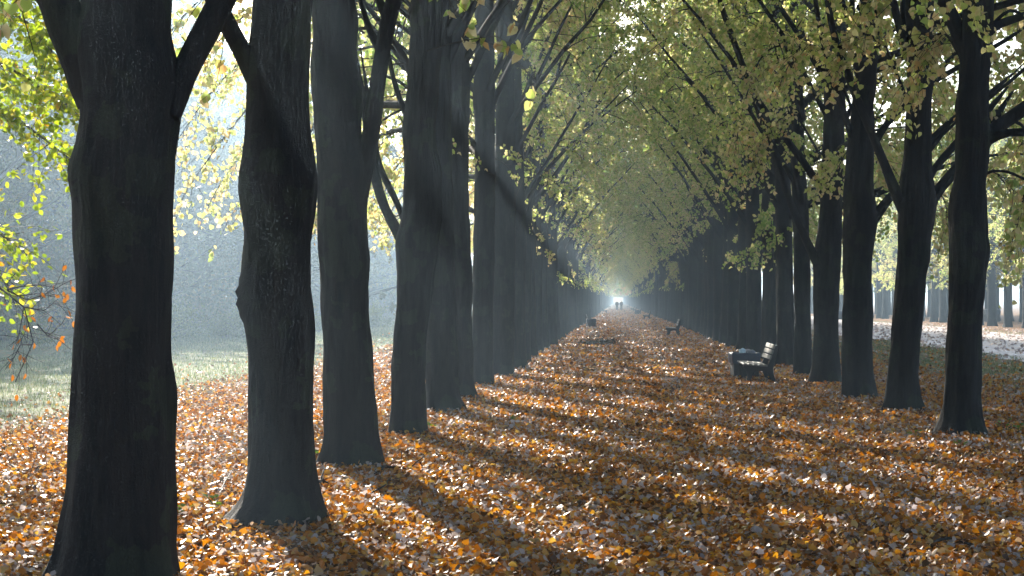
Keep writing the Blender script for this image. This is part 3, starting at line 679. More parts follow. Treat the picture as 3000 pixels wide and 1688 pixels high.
# ---- sunlit outer boughs of the fourth to seventh left trees, drooping over the leaf strip towards the meadow
def bough(o, X0, z0, pts, seed, ns=40, nlv=11, size=0.085, r0=0.035, s0=0.35):
    r = np.random.default_rng(seed); p = px_paths(0, X0, [pts], z0)[0]; m = 18
    seg = np.concatenate([[0], np.cumsum(np.linalg.norm(np.diff(p, axis=0), axis=1))]); seg /= seg[-1]; s = np.linspace(0, 1, m)
    path = np.stack([np.interp(s, seg, p[:, i]) for i in range(3)], 1)
    for _ in range(2): path[1:-1] = .25 * path[:-2] + .5 * path[1:-1] + .25 * path[2:]
    v, q = tubes(path[None], np.linspace(r0, .005, m)[None], 6); lo = obj('limb', raw_mesh('bough', v, q, M['bark']), o)
    sp, sd = sample_path(path[None], np.zeros(ns, int), np.linspace(s0, 1, ns))
    sub = grow(sp, nrm(sd * .8 + r.normal(0, .5, (ns, 3)) + np.array([0, 0, -.1])), r.uniform(.35, 1.1, ns), 5, np.full(ns, .10), r, .1)
    tv, tq = tubes(sub, np.linspace(1, .4, 5)[None] * np.full((ns, 1), .006), 3)
    obj('twigs', raw_mesh('bough twigs', tv, tq, M['twig']), lo)['kind'] = 'stuff'
    w = np.repeat(np.arange(ns), nlv); lp, _ = sample_path(sub, w, r.uniform(.15, 1, len(w)))
    obj('foliage', leaf_mesh('bough leaves', lp + r.normal(0, .05, lp.shape), r, size, M['leaf'], rnd=np.clip(.2 + .7 * r.uniform(0, 1, len(lp)), 0, 1)), lo)['kind'] = 'stuff'
for key, pl in (('L4', [[(1230, 80, 22.3), (1000, -120, 22.6), (850, -80, 23.0), (700, 60, 23.4), (560, 200, 23.7)], [(1230, 40, 22.3), (1000, -160, 22.8), (800, -160, 23.4), (620, -40, 24), (500, 90, 24.4)]]),
                ('L5', [[(1280, 220, 27), (1080, 60, 27.2), (900, 120, 27.4), (720, 320, 27.6), (590, 490, 27.8), (515, 610, 27.9)], [(1280, 160, 27), (1050, -20, 27.3), (850, 40, 27.6), (680, 200, 27.8), (560, 340, 28), (510, 430, 28)],
                        [(1280, 320, 27), (1120, 200, 27.2), (980, 300, 27.5), (860, 450, 27.6), (700, 600, 27.8)]]),
                ('L6', [[(1335, 250, 30.7), (1150, 120, 31), (980, 160, 31.4), (820, 300, 31.8), (680, 480, 32), (610, 600, 32)], [(1335, 380, 30.7), (1200, 300, 31), (1080, 380, 31.3), (980, 520, 31.6), (900, 650, 31.8)],
                        [(1335, 120, 30.7), (1150, 0, 31), (950, 20, 31.6), (760, 130, 32), (640, 260, 32.2)]]),
                ('L7', [[(1410, 300, 35.1), (1250, 220, 35.4), (1120, 300, 35.8), (1000, 420, 36.2), (930, 560, 36.4)], [(1410, 420, 35.1), (1280, 380, 35.4), (1180, 460, 35.8), (1100, 580, 36), (1020, 700, 36.2)],
                        [(1410, 180, 35.1), (1200, 80, 35.6), (1020, 140, 36.2), (880, 260, 36.6), (760, 420, 36.8)]])):
    o, X0, t = near[key]
    for j, pts in enumerate(pl): bough(o, X0, t['z'], pts, int(key[1]) * 31 + j)
for key, pl in (('R1', [[(2870, 430, 22.2), (2950, 340, 22.3), (3020, 380, 22.5), (3010, 540, 22.7), (2970, 680, 22.8)], [(2880, 100, 22.2), (2960, 20, 22.4), (3050, 80, 22.6), (3040, 260, 22.8)],
                        [(2850, 230, 22.2), (2770, 90, 22.6), (2720, 110, 22.9), (2690, 230, 23.1)]]),
                ('R2', [[(2710, 615, 27.1), (2800, 500, 27.4), (2880, 470, 27.8), (2960, 550, 28.2), (2995, 680, 28.4)], [(2715, 440, 27.1), (2830, 330, 27.6), (2940, 320, 28.2), (3000, 430, 28.6)],
                        [(2710, 250, 27.1), (2800, 150, 27.6), (2900, 160, 28.1), (2960, 260, 28.4)], [(2660, 300, 27.1), (2590, 120, 27), (2520, 90, 26.8), (2450, 190, 26.6)]]),
                ('R3', [[(2545, 640, 30.6), (2640, 540, 31), (2720, 520, 31.5), (2780, 600, 31.9), (2765, 710, 32.1)], [(2545, 440, 30.6), (2620, 330, 31), (2720, 300, 31.6), (2790, 380, 32)], [(2530, 220, 30.6), (2600, 90, 31), (2700, 80, 31.5), (2760, 180, 31.8)],
                        [(2500, 330, 30.6), (2430, 150, 30.3), (2350, 120, 30), (2290, 230, 29.8)]]),
                ('R4', [[(2445, 560, 35.85), (2540, 430, 36.3), (2620, 420, 36.8), (2690, 540, 37.2)], [(2440, 300, 35.85), (2520, 170, 36.3), (2600, 170, 36.8), (2650, 260, 37)],
                        [(2400, 300, 35.85), (2310, 120, 35.5), (2230, 150, 35), (2170, 330, 34.6), (2150, 470, 34.4)], [(2400, 450, 35.85), (2330, 330, 35.6), (2260, 360, 35.2), (2200, 480, 34.8)]])):
    o, X0, t = near[key]
    for j, pts in enumerate(pl): bough(o, X0, t['z'], pts, 700 + int(key[1]) * 31 + j, r0=0.03)

# ---- sprays of single leaves hanging from the nearest crowns
leaf_sets = []
for k in range(8):
    rr8 = np.random.default_rng(800 + k)
    T = np.array([[0, 0.0, 0], [.30, -.09, .05], [.49, .12, .09], [.50, .42, .10], [.33, .75, .06], [0, 1.12, -.03], [-.33, .75, .06], [-.50, .42, .10], [-.49, .12, .09], [-.30, -.09, .05], [0, .42, -.02]])
    T = T + rr8.normal(0, .018, T.shape) * np.array([1, 1, 1.2]); T[:, 2] += rr8.normal(0, .25) * (T[:, 1] - .4) ** 2
    fc = [[10, i, (i + 1) % 10] for i in range(10)]
    leaf_sets.append(raw_mesh('hanging leaf', T, fc, M['leaf'], np.full(11, [0.72, .6, .8, .45, .25, .9, .66, .15][k]), False))
def spray(o, X0, z0, pts, nleaf, seed, size=0.085, twig=0.004):
    """pts: photo (x, y, z) along the drooping twig, first point up in the crown"""
    r = np.random.default_rng(seed)
    p = px_paths(0, X0, [pts], z0)[0]
    m = 12; seg = np.concatenate([[0], np.cumsum(np.linalg.norm(np.diff(p, axis=0), axis=1))]); seg /= seg[-1]; s = np.linspace(0, 1, m)
    path = np.stack([np.interp(s, seg, p[:, i]) for i in range(3)], 1)
    k = max(3, nleaf // 4); sp, sd = sample_path(path[None], np.zeros(k, int), np.linspace(.35, 1, k))
    sub = grow(sp, nrm(sd * .6 + r.normal(0, .6, (k, 3)) * np.array([1, .6, .6])), r.uniform(.1, .28, k), 4, np.full(k, .12), r, .1)
    v, q = join([tubes(path[None], np.linspace(twig * 1.7, twig * .6, m)[None], 5), tubes(sub, np.full((k, 4), twig * .45), 3)])
    hb = obj('hanging_branch', raw_mesh('hanging branch', v, q, M['twig']), o)
    w = r.integers(0, k, nleaf); lp, _ = sample_path(sub, w, r.uniform(.2, 1, nleaf))
    for i in range(nleaf):
        lo = obj('leaf', leaf_sets[r.integers(0, 8)], hb, loc=tuple(lp[i] + r.normal(0, .012, 3)), scale=float(size * r.uniform(.7, 1.2)))
        # hang: local +Y (leaf axis) points down, face turned at random
        d = Vector((r.normal(0, .45), r.normal(0, .45), -1.0)); lo.rotation_mode = 'QUATERNION'
        from mathutils import Quaternion
        lo.rotation_quaternion = d.to_track_quat('Y', 'Z') @ Quaternion((0, 1, 0), r.uniform(0, 6.28))
o, X0, t = near['L2']
spray(o, X0, t['z'], [(1180, -260, 14.2), (1300, -120, 14.3), (1420, -20, 14.4), (1500, 60, 14.4)], 12, 1)
spray(o, X0, t['z'], [(1250, 150, 14.2), (1330, 125, 14.2), (1400, 112, 14.3), (1450, 105, 14.3), (1500, 130, 14.3)], 12, 2)
spray(o, X0, t['z'], [(1150, -200, 14.0), (1280, -60, 14.1), (1350, 20, 14.1), (1400, 60, 14.2)], 10, 3)
spray(o, X0, t['z'], [(1200, -200, 14.6), (1350, 60, 14.8), (1450, 140, 14.8), (1530, 190, 14.8), (1560, 240, 14.9)], 14, 4)
spray(o, X0, t['z'], [(640, -80, 14.0), (650, 40, 14.0), (655, 130, 14.0), (640, 220, 14.0), (625, 270, 14.0)], 11, 5, 0.10)
spray(o, X0, t['z'], [(700, -60, 15.0), (600, -10, 15.2), (560, 40, 15.2), (530, 90, 15.2)], 8, 6, 0.08)
o, X0, t = near['L1']
spray(o, X0, t['z'], [(150, -120, 11.2), (90, -40, 11.4), (40, 10, 11.5), (10, 60, 11.6)], 9, 7, 0.09)
spray(o, X0, t['z'], [(120, -160, 12.2), (60, 20, 12.4), (90, 120, 12.4), (110, 200, 12.4), (100, 240, 12.4)], 6, 8, 0.08)
o, X0, t = near['R1']
spray(o, X0, t['z'], [(2700, -160, 20.0), (2600, -60, 19.4), (2530, 20, 19.0), (2500, 80, 18.8)], 10, 9, 0.09)
spray(o, X0, t['z'], [(2760, -120, 20.4), (2640, -20, 19.8), (2540, 80, 19.6), (2525, 180, 19.5)], 9, 10, 0.09)
spray(o, X0, t['z'], [(2900, -160, 20.4), (2880, -20, 19.6), (2870, 80, 19.4), (2880, 140, 19.3)], 10, 11, 0.09)
spray(o, X0, t['z'], [(2820, -160, 20.4), (2720, 40, 20.0), (2690, 90, 19.8), (2740, 120, 19.8)], 8, 12, 0.085)
spray(o, X0, t['z'], [(2900, 500, 22.4), (2940, 520, 22.3), (2970, 560, 22.2), (2960, 640, 22.2)], 18, 13, 0.09)

# ------------------------------------------------------------------ fallen leaves
def litter_batch(n, xr, zr, rng, size, weight=None, lift=0.03):
    x = rng.uniform(*xr, n); z = rng.uniform(*zr, n)
    return np.stack([x, z, np.abs(rng.normal(0, lift, n)) + 0.006], 1)
r = np.random.default_rng(31)
LITF = np.array([[0, 1, 2, 3], [0, 3, 4, 5]])
def lit_leaves(pos, size, r, tilt):
    n = len(pos); a = r.uniform(0, 2 * PI, n)
    tip = np.stack([np.cos(a), np.sin(a), r.normal(0, tilt, n)], 1)
    nor = np.stack([r.normal(0, tilt, n), r.normal(0, tilt, n), np.where(r.uniform(0, 1, n) < 0.6, 1.0, -1.0)], 1)
    curl = r.normal(0.25, 0.45, n)
    T = LEAF6.copy(); T[:, 1] -= 0.5; T[:, 2] *= 1.6
    TT = T
    v, f = leaves_geo(pos, tip, nor, size * r.uniform(.55, 1.3, n), TT, LITF, None)
    # curl about the middle of each leaf
    vv = v.reshape(n, 6, 3); nn = nrm(nor); vv += nn[:, None, :] * (curl * size)[:, None, None] * (T[None, :, 1:2] ** 2) * 1.3
    vv[:, :, 2] = np.maximum(vv[:, :, 2], 0.004)
    return vv.reshape(-1, 3), f
chunks, hues = [], []
def add_litter(dens, x0, x1, z0, z1, size, tilt, frus=True, edge=None):
    area = (x1 - x0) * (z1 - z0); n = int(area * dens)
    x = r.uniform(x0, x1, n); z = r.uniform(z0, z1, n)
    if frus:   # only where the camera (or one a step aside) can see
        px = VX + F * x / z; ok = (px > -150 - 1.0 * F / z) & (px < 3150 + 1.0 * F / z) ; x, z = x[ok], z[ok]
    if edge is not None:
        ok = r.uniform(0, 1, len(x)) < edge(x, z); x, z = x[ok], z[ok]
    # keep clear of trunks
    pos = np.stack([x, z, np.abs(r.normal(0, 0.03, len(x))) + 0.012], 1)
    v, f = lit_leaves(pos, size, r, tilt); chunks.append((v, f))
    clump = 0.10 * np.sin(x * 1.3 + 0.7 * z) + 0.08 * np.sin(2.1 * z - x)
    hues.append(np.repeat(np.clip(r.uniform(0, 1, len(x)) + clump * 0.6, 0, 1), 6))
edge_l = lambda x, z: np.clip((x + 9.3) / 1.5, 0.04, 1) * np.clip((9.5 - x) / 3.0, 0.18, 1)
add_litter(600, -9.5, 9.0, 8.5, 22, 0.050, 0.66, True, edge_l)
add_litter(270, -11.0, 12.0, 22, 40, 0.056, 0.7, True, edge_l)
add_litter(55, -12, 12, 40, 90, 0.08, 0.7, True, edge_l)
for za, zb, dn in ((90, 115, 20), (115, 150, 13), (150, 200, 8), (200, 260, 5), (260, 340, 3)): add_litter(dn, -9, 8, za, zb, 0.11, 0.7, True, edge_l)
add_litter(3, 11.5, 24, 50, 130, 0.13, 0.6, True, None); hues[-1] = 0.82 + 0.18 * hues[-1]  # pale hues only, so the road's painted sky sheen carries on
v, f = join(chunks); hue = np.concatenate(hues)
litter = obj('leaf_litter', raw_mesh('leaf litter', v, f, M['litter'], hue, False))
tag(litter, 'orange and brown fallen leaves carpeting the path and tree strips', 'fallen leaves', None, 'stuff')
# the 300 leaves that show largest, nearest the camera, as pieces of their own
lv = []
for k in range(10):
    rr8 = np.random.default_rng(900 + k)
    T = np.array([[0, -.5, 0], [.30, -.56, .06], [.49, -.38, .10], [.50, -.05, .10], [.33, .28, .07], [0, .62, -.02], [-.33, .28, .07], [-.50, -.05, .10], [-.49, -.38, .10], [-.30, -.56, .06], [0, -.05, 0]])
    T = T + rr8.normal(0, .03, T.shape); T[:, 2] += rr8.normal(.3, .35) * T[:, 1] ** 2 + rr8.normal(0, .2) * T[:, 0] ** 2; T[:, 2] -= T[:, 2].min()
    fc = [[10, i, (i + 1) % 10] for i in range(10)]
    lv.append(raw_mesh('fallen leaf', T, fc, M['litter'], np.full(11, [.35, .45, .55, .65, .75, .25, .5, .92, .6, .4][k]), False))
cnt = 0
while cnt < 300:
    z_ = r.uniform(10.5, 13.0); px = r.uniform(0, 3000); x_ = (px - VX) * z_ / F
    if abs(x_ + 3.2) < 0.5 and z_ < 11.2: continue
    o = obj('fallen_leaf', lv[r.integers(0, 10)], litter, loc=(x_, z_, 0.035 + r.uniform(0, .015)), rotz=r.uniform(0, 6.28), scale=float(r.uniform(.045, .078)))
    o.rotation_euler = (r.normal(0, .3), r.normal(0, .3), r.uniform(0, 6.28)); cnt += 1

# ------------------------------------------------------------------ grass
def grass_blades(n, xr, zr, hgt, dens_fn, r, wid=0.004):
    x = r.uniform(*xr, n); z = r.uniform(*zr, n); ok = r.uniform(0, 1, n) < dens_fn(x, z); x, z = x[ok], z[ok]; n = len(x)
    h = hgt * r.uniform(.5, 1.3, n); a = r.uniform(0, 2 * PI, n); bend = r.uniform(.2, .9, n) * h
    wdt = wid * r.uniform(.7, 1.5, n) * (z / 30.0)
    bx, by = np.cos(a), np.sin(a)
    v = np.empty((n, 5, 3)); z0 = np.zeros(n)
    v[:, 0] = np.stack([x - by * wdt, z + bx * wdt, z0], 1); v[:, 1] = np.stack([x + by * wdt, z - bx * wdt, z0], 1)
    v[:, 2] = np.stack([x + by * wdt * .7 + bx * bend * .35, z - bx * wdt * .7 + by * bend * .35, h * .6], 1); v[:, 3] = np.stack([x - by * wdt * .7 + bx * bend * .35, z + bx * wdt * .7 + by * bend * .35, h * .6], 1)
    v[:, 4] = np.stack([x + bx * bend, z + by * bend, h], 1)
    f = np.array([[0, 1, 2], [0, 2, 3], [3, 2, 4]])
    F_ = (f[None] + (np.arange(n) * 5)[:, None, None]).reshape(-1, 3)
    return v.reshape(-1, 3), F_, np.repeat(r.uniform(0, 1, n), 5)
r = np.random.default_rng(41)
vis = lambda x, z: (np.abs((VX + F * x / z) - 1500) < 1950).astype(float)
v, f, h = grass_blades(75000, (-19, -6.8), (20, 62), 0.085, lambda x, z: vis(x, z) * np.clip((-7.3 - x) / 1.2, 0, 1) * np.clip((64 - z) / 30, .25, 1), r)
v2, f2, h2 = grass_blades(45000, (-27, -9), (60, 130), 0.09, lambda x, z: vis(x, z) * np.clip((140 - z) / 60, .2, 1), r)
f = np.concatenate([f, f2 + len(v)]); v = np.concatenate([v, v2]); h = np.concatenate([h, h2])
tag(obj('meadow_grass', raw_mesh('meadow grass', v, f, M['grass'], h, False)), 'short grass of the misty meadow left of the avenue', 'grass', None, 'stuff')
v, f, h = grass_blades(60000, (5.6, 12.5), (16, 75), 0.07, lambda x, z: vis(x, z) * np.clip((x - 5.6) / 2.5, 0, 1) * (np.sin(x * 1.1 + z * .35) * .4 + .6), r)
tag(obj('verge_grass', raw_mesh('verge grass', v, f, M['grass'], h, False)), 'thin grass between the right tree row and the gravel road', 'grass', None, 'stuff')

# ------------------------------------------------------------------ benches and bins
M['wood'] = plain_material('weathered grey slat', (0.13, 0.13, 0.125), (0.23, 0.23, 0.22), 18, 0.55, 0.35, 0.3, (6, 0.4, 6))
M['castiron'] = plain_material('dark cast frame', (0.018, 0.019, 0.02), (0.035, 0.036, 0.038), 40, 0.5, 0.4, 0.2)
M['binwood'] = plain_material('dark stained bin board', (0.035, 0.034, 0.034), (0.075, 0.07, 0.068), 25, 0.65, 0.3, 0.4, (8, 8, .6))
M['liner'] = plain_material('dark blue bin liner', (0.025, 0.035, 0.06), (0.05, 0.065, 0.1), 30, 0.3, 0.5, 0.5)
M['paper'] = plain_material('pale blue paper', (0.45, 0.6, 0.72), (0.65, 0.78, 0.85), 30, 0.6, 0.3, 0.3)
M['greybag'] = plain_material('grey plastic bag', (0.12, 0.12, 0.15), (0.25, 0.24, 0.28), 25, 0.35, 0.5, 0.4)

def prism(poly, y0, y1):
    """extruded polygon in the x-z plane, triangle-free n-gon caps done as quad strips by earless fan"""
    n = len(poly); me_v = [(x, y0, z) for x, z in poly] + [(x, y1, z) for x, z in poly]
    faces = [list(range(n))[::-1], list(range(n, 2 * n))] + [[i, (i + 1) % n, (i + 1) % n + n, i + n] for i in range(n)]
    return me_v, faces
def py_mesh(name, v, f, mat, bevel=0.0):
    me = bpy.data.meshes.new(name)
    if bevel > 0:
        import bmesh
        bm = bmesh.new(); vs = [bm.verts.new(p) for p in v]
        for fc in f: bm.faces.new([vs[i] for i in fc])
        bmesh.ops.recalc_face_normals(bm, faces=bm.faces)
        bmesh.ops.bevel(bm, geom=list(bm.edges), offset=bevel, segments=1, affect='EDGES', clamp_overlap=True)
        bm.to_mesh(me); bm.free()
    else: me.from_pydata(v, [], f)
    me.materials.append(mat); me.update(); return me
def box_vf(x0, x1, y0, y1, z0, z1):
    return ([(x0, y0, z0), (x1, y0, z0), (x1, y1, z0), (x0, y1, z0), (x0, y0, z1), (x1, y0, z1), (x1, y1, z1), (x0, y1, z1)],
            [[3, 2, 1, 0], [4, 5, 6, 7], [0, 1, 5, 4], [1, 2, 6, 5], [2, 3, 7, 6], [3, 0, 4, 7]])
# bench in profile: x from the front of the seat (0) to the back (0.8), y along the seat, z up
FRAME = [(0.02, 0.36), (0.035, 0.405), (0.30, 0.385), (0.50, 0.37), (0.545, 0.39), (0.60, 0.50), (0.70, 0.80), (0.745, 0.835), (0.79, 0.82), (0.775, 0.72), (0.70, 0.45), (0.665, 0.30),
         (0.69, 0.15), (0.76, 0.0), (0.64, 0.0), (0.60, 0.12), (0.55, 0.235), (0.48, 0.275), (0.33, 0.275), (0.25, 0.245), (0.20, 0.12), (0.185, 0.0), (0.065, 0.0), (0.11, 0.13), (0.10, 0.27)]
fm = py_mesh('bench frame', *prism(FRAME, -0.035, 0.035), M['castiron'], 0.008)
slat = py_mesh('bench slat', *box_vf(-0.045, 0.045, -0.95, 0.95, -0.018, 0.018), M['wood'], 0.006)
back = py_mesh('bench back slat', *box_vf(-0.018, 0.018, -0.95, 0.95, -0.048, 0.048), M['wood'], 0.006)
def bench(x_front, z_near, faces_left, label):
    t = thing('park_bench', label, 'bench', (x_front, z_near + 0.95, 0), 0 if faces_left else PI, 'benches along the path')
    for y in (-0.72, 0.72): obj('end_frame', fm, t, loc=(0, y, 0))
    for i, (sx, sz) in enumerate(((0.055, 0.425), (0.165, 0.418), (0.275, 0.409), (0.385, 0.401), (0.485, 0.396))):
        o = obj('seat_slat', slat, t, loc=(sx, 0, sz)); o.rotation_euler = (0, 0.07, 0)
    for i, s in enumerate((0.57, 0.685, 0.80)):
        xx = 0.60 + (s - 0.50) * 0.333; o = obj('back_slat', back, t, loc=(xx - 0.024, 0, s)); o.rotation_euler = (0, 0.32, 0)
    return t
bench(2.70, 35.9, True, 'nearest park bench, grey slats on black frame, in front of a waste bin')
bench(2.45, 84, True, 'second park bench from the front on the right side of the path')
bench(2.42, 157, True, 'third park bench on the right, its seat catching the light')
bench(2.3, 211, True, 'fourth park bench on the right with a bin before it')
bench(2.35, 262, True, 'small distant bench on the right, beyond the bin, near the two walkers')
bench(2.3, 292, True, 'faint bench on the right level with the two walkers')
bench(2.2, 395, True, 'farthest faint bench on the right beyond the walkers')
bench(-1.40, 112, False, 'nearest bench on the left side of the path, bin before it')
bench(-1.35, 232, False, 'second bench on the left side of the path')
bench(-1.5, 400, False, 'farthest faint bench on the left side of the path')

def bin_mesh_parts():
    parts = []
    w = 0.28
    for k in range(4):
        for j in range(5):
            a = -w + 0.004 + j * (2 * w / 5); b = a + 2 * w / 5 - 0.008
            parts.append((k, py_mesh('bin board', *box_vf(a, b, -w, -w + 0.028, 0.02, 0.50), M['binwood'], 0.004)))
    return parts
BP = bin_mesh_parts()
rim = []
for (x0, x1, y0, y1) in ((-.30, .30, -.30, -.265), (-.30, .30, .265, .30), (-.30, -.265, -.265, .265), (.265, .30, -.265, .265)):
    v, f = box_vf(x0, x1, y0, y1, 0.50, 0.545); rim.append((np.array(v), np.array(f)))
rv_, rf_ = join(rim); rim_me = raw_mesh('bin rim', rv_, rf_, M['binwood'], smooth=False)
# liner: bag folded over the rim, hanging down outside in uneven folds
th = np.linspace(0, 2 * PI, 65)[:-1]; rows = []
rl_ = np.random.default_rng(77)
for k, (rad, hh) in enumerate(((0.20, 0.42), (0.255, 0.54), (0.285, 0.572), (0.315, 0.565), (0.322, 0.50), (0.318, 0.40), (0.312, 0.33))):
    sq = rad / np.maximum(np.abs(np.cos(th)), np.abs(np.sin(th))) ** 0.93
    wv = 0.010 * np.sin(th * 13 + k * .6) * (k > 2) + rl_.normal(0, .003, 64)
    rows.append(np.stack([(sq + wv) * np.cos(th), (sq + wv) * np.sin(th), np.full(64, hh) + (0.014 * np.sin(th * 5 + 1) if k > 3 else 0.006 * np.sin(th * 7))], 1))
V_ = np.concatenate(rows); idx = np.arange(7 * 64).reshape(7, 64); nx = np.roll(idx, -1, 1)
liner_me = raw_mesh('bin liner', V_, np.stack([idx[:-1], nx[:-1], nx[1:], idx[1:]], -1).reshape(-1, 4), M['liner'])
base_me = py_mesh('bin floor', *box_vf(-.25, .25, -.25, .25, 0.03, 0.06), M['binwood'])
def bin_(x, z, label, full=True, sc=1.0):
    t = thing('waste_bin', label, 'bin', (x, z, 0), 0.08, 'waste bins by the benches', sc)
    for k, m in BP: obj('board', m, t, rotz=k * PI / 2)
    obj('rim', rim_me, t); obj('liner', liner_me, t); obj('bin_floor', base_me, t)
    return t
bin_(2.94, 38.6, 'square dark waste bin with blue liner behind the nearest bench', sc=1.04)
bin_(2.5, 210.2, 'faint waste bin in front of the fourth bench on the right')
bin_(-1.72, 111.2, 'dark waste bin in front of the nearest bench on the left')
bin_(20.4, 155, 'dark bin on a far lawn edge across the gravel road', sc=1.5)
bin_(30.9, 138, 'grey box among the far trunks at the right edge', sc=1.9)
def crumple(name, rad, seed, mat, sq=(1, 1, .7)):
    import bmesh
    bm = bmesh.new(); bmesh.ops.create_icosphere(bm, subdivisions=3, radius=rad)
    for v in bm.verts:
        n1 = mnoise.noise(v.co / rad * 1.6 + Vector((seed, 0, 0))); n2 = mnoise.noise(v.co / rad * 4 + Vector((0, seed, 0)))
        v.co *= 1 + .35 * n1 + .22 * n2
        v.co.x *= sq[0]; v.co.y *= sq[1]; v.co.z *= sq[2]
    me = bpy.data.meshes.new(name); bm.to_mesh(me); bm.free(); me.materials.append(mat); return me
tag(obj('crumpled_paper', crumple('paper', .085, 3, M['paper'], (1, 1, .8)), loc=(2.88, 38.5, 0.625)), 'crumpled pale blue paper on top of the waste bin', 'paper')
tag(obj('plastic_bag', crumple('bag', .12, 9, M['greybag'], (1.2, 1, .6)), loc=(3.05, 38.6, 0.60)), 'grey plastic bag stuffed into the waste bin top', 'bag')

# ------------------------------------------------------------------ two people walking away
M['skin'] = plain_material('skin', (0.35, 0.2, 0.14), (0.42, 0.25, 0.18), 30, 0.5, 0.3, 0.05)
M['dark_coat'] = plain_material('dark coat', (0.02, 0.022, 0.028), (0.035, 0.036, 0.042), 60, 0.8, 0.2, 0.3)
M['grey_coat'] = plain_material('grey-blue coat', (0.05, 0.055, 0.07), (0.075, 0.08, 0.1), 60, 0.8, 0.2, 0.3)
M['trousers'] = plain_material('dark trousers', (0.02, 0.022, 0.03), (0.03, 0.033, 0.045), 60, 0.8, 0.2, 0.2)
M['hair'] = plain_material('dark hair', (0.02, 0.015, 0.01), (0.04, 0.03, 0.02), 60, 0.6, 0.3, 0.2)
def skin_obj(name, pts, edges, radii, mat, parent, root=0, sub=2):
    me = bpy.data.meshes.new(name); me.from_pydata(pts, edges, []); me.materials.append(mat)
    o = obj(name, me, parent); md = o.modifiers.new('skin', 'SKIN'); md.use_smooth_shade = True
    for i, rd in enumerate(radii):
        sv = me.skin_vertices[0].data[i]; sv.radius = (rd, rd) if isinstance(rd, float) else rd
        sv.use_root = (i == root)
    sb = o.modifiers.new('sub', 'SUBSURF'); sb.levels = sub; sb.render_levels = sub
    return o
def person(x, z, label, coat, sway, step):
    t = thing('person', label, 'person', (x, z, 0), 0.0, None)
    # walking away (+Y): one leg forward, arms opposite
    P = [(0, 0, .95), (0, 0, 1.15), (0, .01, 1.38), (0, .02, 1.50), (0, .03, 1.58), (0, .03, 1.70),              # 0-5 pelvis..head
         (-.19, 0, 1.43), (-.25, -.05 * step, 1.16), (-.24, .06 * step, .92), (-.235, .10 * step, .82),           # 6-9 left arm
         (.19, 0, 1.43), (.25, .05 * step, 1.16), (.24, .16 * -step * -.3, .92), (.235, .02, .82),                # 10-13 right arm
         (-.095, 0, .90), (-.10, .16 * step, .50), (-.10, .10 * step, .09), (-.10, .24 * step, .04),              # 14-17 left leg
         (.095, 0, .90), (.10, -.06 * step, .50), (.10, -.28 * step, .12), (.10, -.16 * step, .04)]               # 18-21 right leg
    E = [(0, 1), (1, 2), (2, 3), (3, 4), (4, 5), (2, 6), (6, 7), (7, 8), (8, 9), (2, 10), (10, 11), (11, 12), (12, 13), (0, 14), (14, 15), (15, 16), (16, 17), (0, 18), (18, 19), (19, 20), (20, 21)]
    Rd = [(.16, .11), (.15, .10), (.17, .11), .06, .06, .10, .075, .05, .038, .04, .075, .05, .038, .04, .085, .06, .042, .04, .085, .06, .042, .04]
    skin_obj('body', P, E, [x if isinstance(x, tuple) else float(x) for x in Rd], M['skin'], t)
    J = [0, 1, 2, 3, 6, 7, 8, 10, 11, 12]; mp = {j: i for i, j in enumerate(J)}
    JE = [(a, b) for a, b in E if a in mp and b in mp]
    JR = [(.205, .15), (.20, .145), (.215, .15), .085, .105, .075, .062, .105, .075, .062]
    skin_obj('jacket', [P[j] if j else (0, 0, .84) for j in J], [(mp[a], mp[b]) for a, b in JE], [x if isinstance(x, tuple) else float(x) for x in JR], coat, t)
    Tn = [0, 14, 15, 16, 18, 19, 20]; mp = {j: i for i, j in enumerate(Tn)}
    skin_obj('trousers', [P[j] for j in Tn], [(mp[a], mp[b]) for a, b in E if a in mp and b in mp], [(.18, .13), .11, .082, .066, .11, .082, .066], M['trousers'], t)
    for a, b in ((16, 17), (20, 21)):
        skin_obj('shoe', [P[a], P[b]], [(0, 1)], [.058, .05], M['dark_coat'], t)
    skin_obj('hair', [(0, .0, 1.68), (0, .02, 1.745)], [(0, 1)], [.115, .085], M['hair'], t)
    return t
person(-0.03, 292, 'left of two distant walkers, dark coat, seen from behind', M['dark_coat'], 0, 1)
person(0.76, 300, 'right of two distant walkers, greyer jacket, seen from behind', M['grey_coat'], 0, -1)

# ------------------------------------------------------------------ sticks, brush heap, weeds
def stick(pts, r0, r1, label, seed, lift=0.03):
    rr_ = np.random.default_rng(seed); p = []
    for (x, y) in pts:
        z_ = F * EYE / (y - VY); p.append(((x - VX) * z_ / F, z_))
    p = np.array(p); org = p[0].copy(); m = 12
    seg = np.concatenate([[0], np.cumsum(np.linalg.norm(np.diff(p, axis=0), axis=1))]); seg /= seg[-1]; s = np.linspace(0, 1, m)
    path = np.stack([np.interp(s, seg, p[:, 0]) - org[0], np.interp(s, seg, p[:, 1]) - org[1], lift + 0.035 * np.sin(s * 3.0) + rr_.normal(0, .006, m)], 1)
    parts = [tubes(path[None], np.linspace(r0, r1, m)[None] * (1 + rr_.normal(0, .08, m))[None], 6)]
    k = 4; sp, sd = sample_path(path[None], np.zeros(k, int), rr_.uniform(.25, .9, k))
    sub = grow(sp, nrm(sd + rr_.normal(0, .5, (k, 3)) + np.array([0, 0, .15])), rr_.uniform(.1, .3, k), 4, np.full(k, .05), rr_, .1); parts.append(tubes(sub, np.linspace(r1, r1 * .4, 4)[None].repeat(k, 0), 4))
    v, q = join(parts); o = obj('fallen_stick', raw_mesh('fallen stick', v, q, M['twig']), loc=(org[0], org[1], 0))
    tag(o, label, 'stick', 'sticks lying in the leaves')
